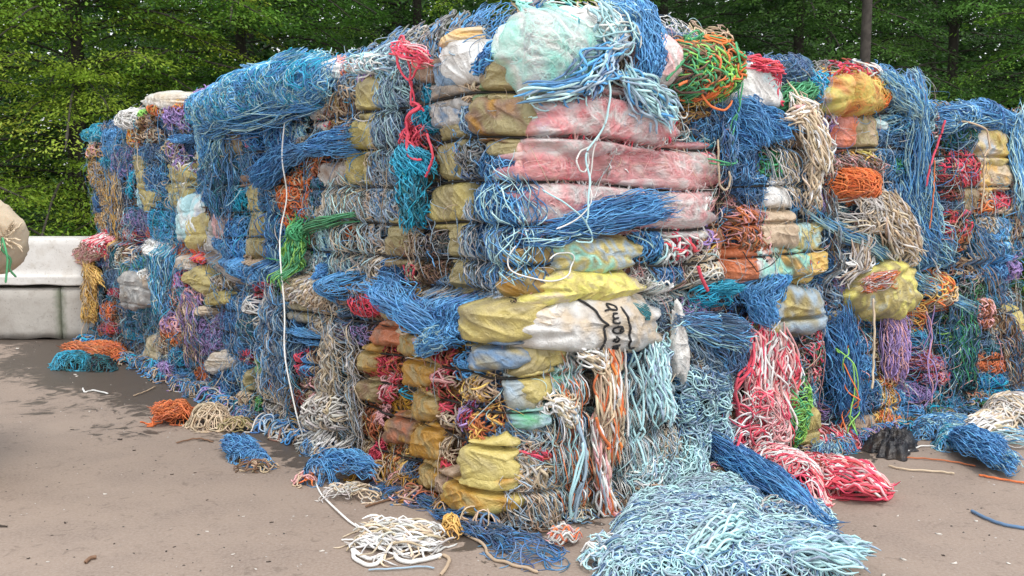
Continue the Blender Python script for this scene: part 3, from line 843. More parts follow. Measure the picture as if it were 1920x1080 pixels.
def proj(p):
    d = p - EYE; c, s = math.cos(PITCH), math.sin(PITCH)
    yy = d[1] * c - d[2] * s; zz = d[1] * s + d[2] * c
    return 960 + FPX * d[0] / yy, 540 - FPX * zz / yy
def fill_pal(fr, s, z):
    if fr == 'L':
        if s < 1.42:
            if z < 1.06: return 'NcmoNmP' if s > .25 else 'bDNc'
            return 'DSbMEDB' if s < .9 else 'wSDEcS'
        if s < 2.8: return ('wcDbNSD', 'DbBtDSE')[z > 1.06]
        if s < 4.2: return ('DbcVtDw', 'tDbBtD')[z > 1.06]
        return ('tDbTcDNE', 'DbcBTDN')[z > 1.06]
    if s < 1.34: return ('cSCDLw', 'cPDpNC')[z > 1.06]
    if s < 2.34: return ('DPcbDN', 'DbcNSDE')[z > 1.06]
    if s < 3.34: return ('DbVTcB', 'DBSDLb')[z > 1.06]
    return ('tbDNgD', 'tDbNcB')[z > 1.06]
for fr in 'LR':
    smax = COLS[fr][-1]
    for bi in range(len(LEVELS) - 1):
        z0, z1 = LEVELS[bi], LEVELS[bi + 1]
        s = -.02
        while s < smax - .05:
            far = s / smax
            wd = RNG.uniform(.20, .36) * (1 + (.9 if fr == 'L' else .2) * far)
            wd = min(wd, smax - s)
            col = int(np.clip(np.searchsorted(COLS[fr], s + wd / 2) - 1, 0, 9))
            top = TOPS[('C', 0)] if col == 0 else TOPS.get((fr, col), 2.2)
            za, zb = z0, min(z1, top + .06)
            if zb - za > .04:
                cs = s + wd / 2; cz = (za + zb) / 2
                sg = -1 if fr == 'L' else 1
                f = lambda a, b: world(fr, np.array([sg * a]), np.array([b]), np.array([0.]))[0]
                px, py = proj(f(cs, cz)); xa, _ = proj(f(s, cz)); xb, _ = proj(f(s + wd, cz)); _, ya = proj(f(cs, zb)); _, yb = proj(f(cs, za))
                pal = fill_pal(fr, cs, cz)
                k = pal[RNG.integers(len(pal))]
                stl = 'n' if k in 'BbtTVg' else RNG.choice(['n', 'v', 't', 'v'], p=[.35, .3, .2, .15])
                pal2 = k * 3 + pal[RNG.integers(len(pal))] + pal[RNG.integers(len(pal))]
                clump(fr, px, py, abs(xb - xa) * 1.16, abs(yb - ya) * 1.12, 0, stl, pal2, o=-.05, H=.018, T=.6, cov=.8)
            s += wd

# ------------------------------------------------------------------ loose things and hand-placed parts
CUR = [None]
def run(dsl):
    for ln in dsl.strip().splitlines():
        ln = ln.split('#')[0].strip()
        if not ln: continue
        if ln[0] == '@':
            finish()
            if ln == '@bale': continue
            q = [x.strip() for x in ln[1:].split('|')]
            r = empty(q[0]); CUR[0] = r
            tag(r, q[1], q[2], q[3] if len(q) > 3 else None)
            continue
        t = ln.split()
        fr = t[0]; par = CUR[0]
        if t[1] == 'rope':      # F rope colour r o mult spread x,y;x,y...
            pts = []
            for s in t[7].split(';'):
                v = s.split(',')
                pts.append((float(v[0]), float(v[1])) + ((v[2], float(v[3]) if len(v) > 3 else .01) if len(v) > 2 else ()))
            nm = t[8] if len(t) > 8 else 'hanging_rope'
            g0 = hit(fr, pts[0][0], pts[0][1])
            rope(fr, pts, t[2], float(t[3]), float(t[4]), par or bale_for(fr, g0[0], g0[1]), nm, 70, int(t[5]), float(t[6]))
            continue
        cx, cy, w, h = map(float, t[1:5]); i = 5
        ang = 0.0
        try: ang = float(t[5]); i = 6
        except ValueError: pass
        st, cols = t[i], t[i + 1]
        kw = {}
        for x in t[i + 2:]:
            a, b = x.split('=')
            try: kw[a] = float(b)
            except ValueError: kw[a] = b
        if par is not None: kw.setdefault('loose', 1); kw.setdefault('o', .03 if fr != 'G' else 0)
        if st == 'f': film(fr, cx, cy, w, h, ang, cols, parent=par, **kw)
        elif st == 'F': film(fr, cx, cy, w, h, ang, cols, parent=par, clear=1, **kw)
        else: clump(fr, cx, cy, w, h, ang, st, cols, parent=par, **kw)
def finish():
    r = CUR[0]; CUR[0] = None
    if r is None: return
    settle(r)

run('''
@bale
# ---- far bales, upper
L 290 188 84 34 f WC H=.09 loose=1
L 296 204 36 24 l OY H=.08 loose=1
L 334 195 52 18 t YO
L 373 181 48 26 l V loose=1
L 329 215 36 38 l V
L 270 213 15 13 l Z
L 237 224 48 36 t W H=.07
L 279 228 38 22 t cN
L 365 221 42 26 l GT H=.07
L 207 268 42 46 n B
L 176 254 24 18 n T
L 179 284 16 28 t cPY
L 245 257 30 30 l YO
L 279 252 50 20 t cNC
L 229 307 46 60 n DVb
L 198 304 28 16 n T
L 183 327 18 50 n cY
L 207 365 40 74 n Ycc
L 247 343 15 48 v T
L 262 308 24 30 f M
L 266 338 22 34 f yM
L 279 377 19 40 f yM
L 262 371 12 36 f L
L 296 338 32 52 n bB
L 290 290 42 32 n bD
L 325 324 34 34 f yM
L 325 365 42 42 f yMy
L 340 354 24 24 v WS
L 340 312 32 26 l WV
L 326 282 26 30 l cV
L 376 282 26 74 v T
L 382 246 54 24 f yM
L 362 277 12 62 f yC
L 345 260 14 50 90 s Bb
L 431 271 44 34 f MN
L 404 279 44 60 n tK
L 398 338 74 54 n tDb
L 390 368 62 42 n bB
L 347 412 54 78 f LLWD H=.09
L 366 432 34 64 f yM H=.09
L 398 398 42 40 t NK
L 391 440 20 72 f Ew
L 412 424 20 44 f EP
L 307 420 48 72 n BT
L 229 416 24 22 n R
L 265 416 44 40 n VD
L 282 432 15 26 n RO
L 190 417 22 38 n Yc
L 184 382 16 32 n b
L 223 442 84 28 n RScP
# ---- far bales, lower
L 284 466 32 32 l W H=.06
L 307 464 20 22 l W
L 323 470 20 20 v O
L 376 472 18 36 v OR
L 395 478 26 78 f EN
L 437 487 44 92 n BbB
L 198 487 32 26 n DV
L 223 487 28 32 n t
L 243 482 30 34 t CNw
L 305 495 48 52 n TB
L 340 493 34 24 f cw
L 340 526 38 30 l RV
L 373 527 46 28 -50 f yM H=.08
L 404 560 38 24 f yM
L 409 534 36 32 t Cw
L 248 545 46 64 f wEc H=.1
L 279 526 30 30 f MC
L 273 516 32 26 l W H=.07
L 257 504 48 38 n GTB
L 218 521 42 32 n D
L 326 551 28 48 v cP
L 345 554 30 38 n TD
L 373 560 36 36 l VP
L 376 582 26 16 f C
L 295 565 52 58 n tD
L 218 548 16 16 n R
L 207 584 26 28 v oO
L 193 585 16 32 n T
L 204 616 38 22 n Ro
L 265 595 62 52 n tD
L 332 607 54 34 l VP
L 334 631 62 34 t Ooc
L 304 645 44 34 t cC
L 395 631 40 64 n VVD
L 279 657 22 48 f MC
L 348 676 44 52 n TDB
L 315 698 44 42 n V H=.07
L 379 703 24 34 v Oo
L 401 681 40 30 40 f wC
L 351 716 38 38 n B
L 384 731 42 26 l Ww
L 440 620 48 122 n bDB
L 456 665 16 22 n R
L 284 712 32 28 l SDC
L 417 712 28 34 n b
L 343 738 30 34 n BT
L 377 752 46 40 l wC
L 417 752 26 54 n B
L 457 770 48 78 v Cc H=.06
L 460 722 20 44 f M
L 496 720 18 44 v w
L 518 715 30 28 v oO
L 534 716 24 34 v Y
L 527 746 38 48 v wC
L 532 775 38 38 v wc
L 493 757 13 42 v GZ
L 490 687 22 32 f MG
L 446 696 24 26 n B
L 457 668 22 22 n R
L 523 676 54 48 n bD
L 579 676 15 32 l R
L 590 682 18 30 v B
L 618 676 58 54 v cNC
L 662 673 58 54 v cNw
L 604 732 54 48 v PcN
L 573 751 22 54 n rN
L 551 815 34 40 l YoC
L 512 830 32 24 n R
L 523 800 34 40 n b
L 537 850 38 38 l W H=.06
L 643 823 50 30 l wW
L 651 751 38 32 t SD
L 640 785 44 84 n Db
L 600 850 60 40 t wc
# ---- second bale, upper
L 596 133 44 54 f WW H=.08 loose=1
L 626 125 44 24 -35 v OP
L 690 120 84 40 t LSW H=.08
L 698 148 44 34 l WV
L 651 167 54 46 l SDc
L 629 203 68 58 l cNc
L 595 207 26 66 f EwC
L 607 226 42 24 v oR
L 695 189 50 72 f yMM H=.06
L 684 255 56 56 f MyM
L 670 318 38 62 f My
L 700 300 32 32 v MC
L 740 248 50 62 v SDS
L 734 316 58 66 v SED
L 740 186 48 62 v SLD
L 643 261 40 62 l cN
L 501 255 94 46 v Bb
L 551 244 52 32 v LB
L 557 269 62 16 20 t wC
L 584 308 72 36 l oN
L 551 361 70 66 l OoOC
L 607 361 62 52 v tD
L 632 328 54 42 f wN
L 637 369 64 52 f wC
L 679 367 64 50 v wcS
L 734 370 62 60 t SDw
L 487 300 94 52 n bDB
L 490 336 64 46 n DB
L 479 267 12 24 n R
L 470 375 22 54 f yM
L 454 372 15 48 v T
L 495 375 52 46 n DB
L 462 339 26 22 f N
L 457 294 52 52 n tD
L 451 458 32 94 v BbB
L 476 444 34 80 f yMM
L 470 488 24 22 t c
L 509 450 58 78 n bB
L 495 502 62 36 n bD
L 484 541 28 30 n rR
L 482 574 44 38 l W
L 507 583 20 32 l OY
L 573 455 44 44 v C
L 601 399 50 26 t wC
L 548 410 30 26 v O
L 620 444 38 62 v L
L 595 491 84 40 t LW
L 590 469 20 20 v G
L 629 477 22 42 v b
L 584 545 44 84 65 S CCw H=.07 cov=1.3
L 570 580 36 44 f EM
L 543 558 32 64 n gK
L 676 394 96 46 v wcS
L 679 436 82 46 v wSc
L 676 436 16 24 v O
L 662 502 60 48 l LSw
L 701 497 44 62 v wC
L 734 402 50 42 t S
L 745 444 32 62 f M
L 734 519 36 42 n bD
L 657 555 62 32 n DN
L 618 580 54 36 t cw
L 620 619 62 34 v cCw
L 584 630 54 24 -20 s B
L 662 630 64 52 n VDK
L 509 635 74 54 n bD
L 504 610 60 34 n D
L 484 610 24 28 l w
L 457 612 42 64 n tD
L 690 568 44 40 v R
L 640 600 30 40 n D
L 560 660 50 30 n D
# ---- near corner bale, lower, this face
L 721 584 38 27 f NM o=.022
L 717 626 52 44 f ooN o=.022
L 760 643 62 48 f mMm o=.022
L 778 641 24 22 f wP o=.022
L 713 678 54 44 v oRr
L 778 699 66 50 f mmM o=.022
L 684 672 26 44 f mM o=.022
L 851 584 14 62 v V
L 900 605 80 78 f MMyM H=.09 o=.022
L 933 599 24 34 90 S W tie=-.9 
L 965 621 60 54 v cNM
L 815 690 26 24 l B
L 839 680 48 50 v orR
L 847 702 42 26 l PC
L 884 686 44 42 v B
L 904 668 54 52 f MDM H=.07 o=.022
L 957 684 58 54 f yMM o=.022
L 721 728 42 42 v RP
L 684 731 26 38 f NM o=.022
L 756 733 16 17 l T
L 790 760 58 54 f mMm o=.022
L 835 735 50 46 v Nr
L 900 725 48 42 v Ycc
L 847 764 20 20 l R
L 855 782 34 26 l cC
L 835 798 50 36 n N
L 888 776 26 44 v Vr
L 953 735 38 54 f yM o=.022
L 982 743 38 48 f SG o=.022
L 916 788 36 34 v Yo
L 693 792 40 56 v No
L 717 780 28 30 v P
L 743 806 42 48 f mNo o=.022
L 798 829 56 60 f mmM o=.022
L 830 821 24 32 n B
L 945 796 36 34 f SG o=.022
L 855 838 38 38 v cC
L 853 868 20 34 v R
L 898 865 48 74 f yyM H=.08 o=.022
L 914 823 26 46 v Yo
L 684 837 38 36 v Cc
L 713 853 30 42 v R
L 750 874 48 64 v YMoC
L 780 882 20 44 n D
L 805 890 44 48 f mM o=.022
L 825 882 18 28 l T
L 842 900 36 44 f cN o=.022
L 880 928 80 66 f yymM H=.08 o=.022
L 850 939 40 24 f mN o=.022
L 929 886 36 116 n bB
L 916 947 34 48 n b
L 941 823 34 54 n D
L 700 880 40 40 v cN
# ---- near corner bale, upper, this face
L 848 72 60 30 30 f CY H=.06 loose=1
L 737 100 64 34 v LS
L 867 116 84 90 f WWwW H=.07 loose=1
L 912 88 30 26 l B H=.09 loose=1
L 912 118 64 30 60 v bB H=.06
L 945 150 86 82 f NMMN H=.07
L 906 167 54 18 60 f gM
L 968 112 66 40 -30 f CWp H=.08 loose=1
L 956 72 64 50 f AWA H=.08
L 745 161 54 74 v SLD
L 795 133 38 38 f cN
L 837 142 34 42 f SD
L 837 182 66 44 f wEc
L 887 168 30 52 l cC
L 806 186 28 52 v T
L 831 217 52 38 f EwD
L 925 222 90 80 f MMNm H=.07
L 884 225 34 54 v DS
L 798 222 44 42 v T
L 784 244 28 50 v R
L 839 253 46 38 f M
L 856 264 20 64 v VB
L 986 240 32 40 v bB H=.07
L 959 256 24 27 t OY
L 806 300 26 60 n No
L 831 300 40 72 f yMM
L 876 288 54 44 t SE
L 870 320 46 42 t SDE
L 931 278 50 25 f M
L 964 300 44 44 n b
L 942 318 96 58 n bBb
L 823 386 42 80 f yMM
L 850 386 34 80 f yM
L 942 384 120 84 l bBb r=.45 kap=.8
L 776 412 40 24 f cN
L 737 375 54 62 v SEw
L 799 407 18 34 v B
L 773 457 44 48 v CNc
L 759 487 10 54 v R
L 812 462 50 54 n NEK
L 848 457 36 66 f M
L 859 518 36 56 f M
L 887 459 54 54 l DbS r=.6
L 920 459 32 64 f ED
L 959 459 58 58 n bD
L 959 512 48 54 n b
L 773 512 38 44 v CcgR
L 812 512 46 48 n N
L 737 473 34 54 f MN
L 734 509 38 48 n b
L 926 522 76 64 v SwD
L 942 556 70 34 l Sw
L 831 540 76 34 15 n DE
# ================= right-hand face
R 1013 212 70 84 f AAW inner=AA
R 1060 92 190 178 F AWAW H=.14 loose=1 inner=AAAWt
R 1130 66 120 120 f WpWp H=.10 loose=1
R 975 64 60 70 f AW H=.07
R 1249 112 72 108 f pPWP H=.12 loose=1
R 1255 180 70 40 t gG
R 1149 232 232 116 F kPpkP H=.14 inner=PPpRp p=2.3
R 1170 310 340 82 F PkPpk H=.07 inner=PPppRC
R 1002 302 38 76 f cPc
R 1182 380 316 92 F pPpkP H=.08 inner=pPpPWW
R 1027 366 64 54 v pCP
R 1213 449 50 74 v BbB
R 1274 452 62 66 -50 V RW
R 1296 430 70 34 F pW inner=pW
R 1128 478 168 70 f MySyAM H=.08 loose=1 o=.02 p=3.2
R 1004 490 64 46 f mM
R 1120 546 212 72 f MqyqCqy H=.09 loose=1 o=.02 p=3.2
R 1000 550 56 72 f mM H=.07
R 1256 516 66 34 v Db
R 1246 474 34 44 V LW
R 1332 499 54 64 l wC
R 1327 446 34 54 l YwPV
R 1246 543 36 38 l W
R 996 421 34 34 l WT H=.07
R 1040 410 40 38 l WT H=.07
R 1024 449 76 38 10 n DWD
R 1002 639 50 54 l bBb r=.5
R 990 592 54 24 -20 n D
R 1002 695 42 58 l Rr
R 1035 653 34 24 v rR
R 1049 700 54 64 V WCW
R 1065 787 50 30 n bK
R 1185 695 60 76 n bBb
R 1196 742 56 42 n B
R 1271 692 30 56 n b
R 1177 777 54 46 t OoC
R 1288 734 54 54 v BL
R 982 737 46 60 f MS
R 979 778 42 44 v SD
R 1329 680 66 96 90 h ENSD
R 1302 592 44 54 v VSL
R 1012 832 130 62 v wSCS
R 995 844 50 26 -20 v Rr H=.05
R 1064 841 64 54 v SLD
R 1114 836 64 58 v cPC
R 1200 832 130 60 v CWcw
R 1178 803 60 34 v SL
R 1289 830 60 64 t LSD
R 998 908 90 84 V cCw
R 1059 915 66 72 V Ccw
R 1075 952 64 34 t OoC
R 1109 910 44 66 V PoC
R 1165 900 70 44 v LW
R 1240 880 110 60 t LSW
R 948 958 56 52 l cNw
R 987 980 54 50 V SDw
R 1014 1000 42 36 n bK
R 1060 980 60 40 n NK
R 1302 78 30 24 n DG
R 1282 74 54 24 -30 n D
R 1390 116 34 28 f YC loose=1
R 1423 165 96 78 f WWpL H=.1
R 1490 124 84 42 n DbD loose=1
R 1548 168 50 60 v BT
R 1490 182 70 40 35 s GG r=1.6
R 1468 238 32 44 n Gg
R 1496 254 54 56 f cNC
R 1454 307 50 44 l GG
R 1490 308 50 46 50 f CcN
R 1551 310 50 84 v BLD
R 1384 302 64 64 n Db
R 1298 205 44 36 n YN H=.07
R 1293 279 64 44 n TLt
R 1279 171 26 54 90 h NY
R 1401 346 60 34 n bB
R 1462 349 64 32 v pC
R 1348 362 44 44 n NK
R 1409 357 58 42 n bD
R 1456 364 44 44 f pW
R 1487 376 20 38 v B
R 1525 374 40 50 v CWc
R 1556 376 38 64 n DV
R 1356 404 38 34 n DbK
R 1401 432 76 80 v oPNo H=.06
R 1359 446 28 44 f oN
R 1456 432 64 60 f CcC H=.09
R 1520 443 54 48 f yLyC
R 1564 479 34 114 n Db
R 1387 498 64 58 f OoO
R 1431 491 60 60 f OpAP
R 1480 498 84 58 f YMAy
R 1539 498 32 54 f yY
R 1523 493 26 24 n R
R 1337 495 44 54 l wC
R 1376 582 46 36 n bK
R 1481 582 120 84 f MSMy H=.11
R 1542 564 60 60 v DES
R 1584 540 54 52 n NVD
R 1551 598 44 28 f MC
R 1563 220 36 34 l VPW
R 1602 247 34 56 f PO
R 1630 250 38 58 f cMC
R 1657 233 30 16 -40 f WL loose=1
R 1670 210 54 34 n LD
R 1703 223 84 74 n BL H=.07
R 1620 300 38 34 l yYC
R 1667 273 64 64 n DB
R 1683 313 34 34 n GT
R 1687 343 64 74 n BD
R 1577 313 38 154 90 h NEP cov=.8
R 1743 262 26 84 n tK
R 1807 250 64 48 l gtD r=.6
R 1873 273 64 70 f YyCS H=.09
R 1873 331 60 50 f yYCM H=.07
R 1817 374 38 48 f MN
R 1800 320 64 64 t RcrR
R 1787 418 70 52 l rRN
R 1847 373 30 50 l OCo
R 1877 380 32 22 l R
R 1890 394 40 22 t C
R 1773 353 34 44 n rN
R 1770 393 38 34 n D
R 1787 450 50 38 v oNc
R 1850 420 38 38 v cS
R 1877 427 42 38 v BD
R 1903 433 34 38 v Nc
R 1867 453 64 28 v BL
R 1648 466 50 42 n TB
R 1729 473 64 64 n BT
R 1581 473 54 64 n DE
R 1581 547 54 64 n NDV
R 1656 655 60 50 v McN
R 1660 690 50 40 n NM
R 1616 673 44 94 n bB
R 1666 712 50 28 t OY
R 1666 757 62 46 v YOY
R 1662 792 84 38 v YO
R 1789 631 54 76 n gDZt
R 1722 645 40 50 n TB
R 1754 695 54 44 n PVR
R 1725 673 46 44 l VPr r=.5
R 1725 589 34 54 l OY r=.7
R 1708 765 50 50 n B
R 1729 744 38 38 n V
R 1754 765 24 54 v tT
R 1789 765 54 50 n BDT
R 1856 503 60 48 v Bb H=.07
R 1905 503 32 30 l V
R 1806 505 64 38 -30 v NcD
R 1835 587 50 56 v oPN H=.07
R 1877 617 60 64 v NcN
R 1824 540 76 38 n gEK
R 1912 603 28 46 f y
R 1856 645 64 44 n tD
R 1852 677 50 40 n Oo
R 1894 666 50 64 n tK
R 1799 712 64 74 n tK
R 1852 726 44 44 l Tb r=.6
R 1835 750 56 46 n oct
R 1894 712 60 34 n DBC
R 1490 775 36 116 l ZZG r=.7 loose=1 o=.07 H=.05
R 1520 803 32 64 f yM o=.05
R 1513 740 30 38 v LD
R 1515 670 34 104 v gEPR
R 1543 783 28 34 l LV r=.6
R 1380 770 36 70 f Nc
R 1580 740 50 100 n DbV
R 1617 803 42 44 f cN
R 1613 740 74 64 n bD
R 1640 820 80 30 n bD
# top edge fringe of the far right bale
R 1747 235 44 54 t POW

# strands fallen across several layers
R 1040 890 150 170 v wCSLc loose=1 o=.015 H=.02 r=.8 cov=.7
R 1210 860 150 130 v wLSCw loose=1 o=.015 H=.02 r=.8 cov=.7
R 1060 830 260 60 -88 h WLSO o=.05 cov=.5
R 1190 820 260 90 -88 h WLSw o=.05 cov=.5
R 1010 960 120 70 -80 h wSc o=.05 cov=.5
L 742 230 150 36 -88 h SLDS o=.02 cov=.3
L 660 420 160 60 -85 h SwLC o=.03 cov=.45
L 945 430 190 60 -86 h BbL o=.03 cov=.4
L 880 460 150 30 -86 h SDw o=.03 cov=.4
L 505 450 120 36 -86 h BbL o=.02 cov=.3
L 520 640 160 70 -86 h BDwS o=.03 cov=.5
L 640 720 200 60 -84 h wCS o=.04 cov=.45
L 425 330 150 40 -88 h tDB o=.02 cov=.3
L 300 520 120 44 -86 h TDLB o=.02 cov=.3
L 215 400 130 30 -88 h cYD o=.02 cov=.3
L 360 620 110 40 -86 h DVc o=.02 cov=.3
R 1570 430 200 26 -88 h NSE o=.02 cov=.4
R 1700 500 160 50 -84 h BL o=.03 cov=.5
R 1470 320 120 50 -80 h CWD o=.03 cov=.3
R 1840 500 130 40 -86 h DBc o=.02 cov=.25
R 1800 640 160 50 -88 h tDG o=.02 cov=.3
R 1890 660 130 36 -86 h NcD o=.02 cov=.25
''')
finish()
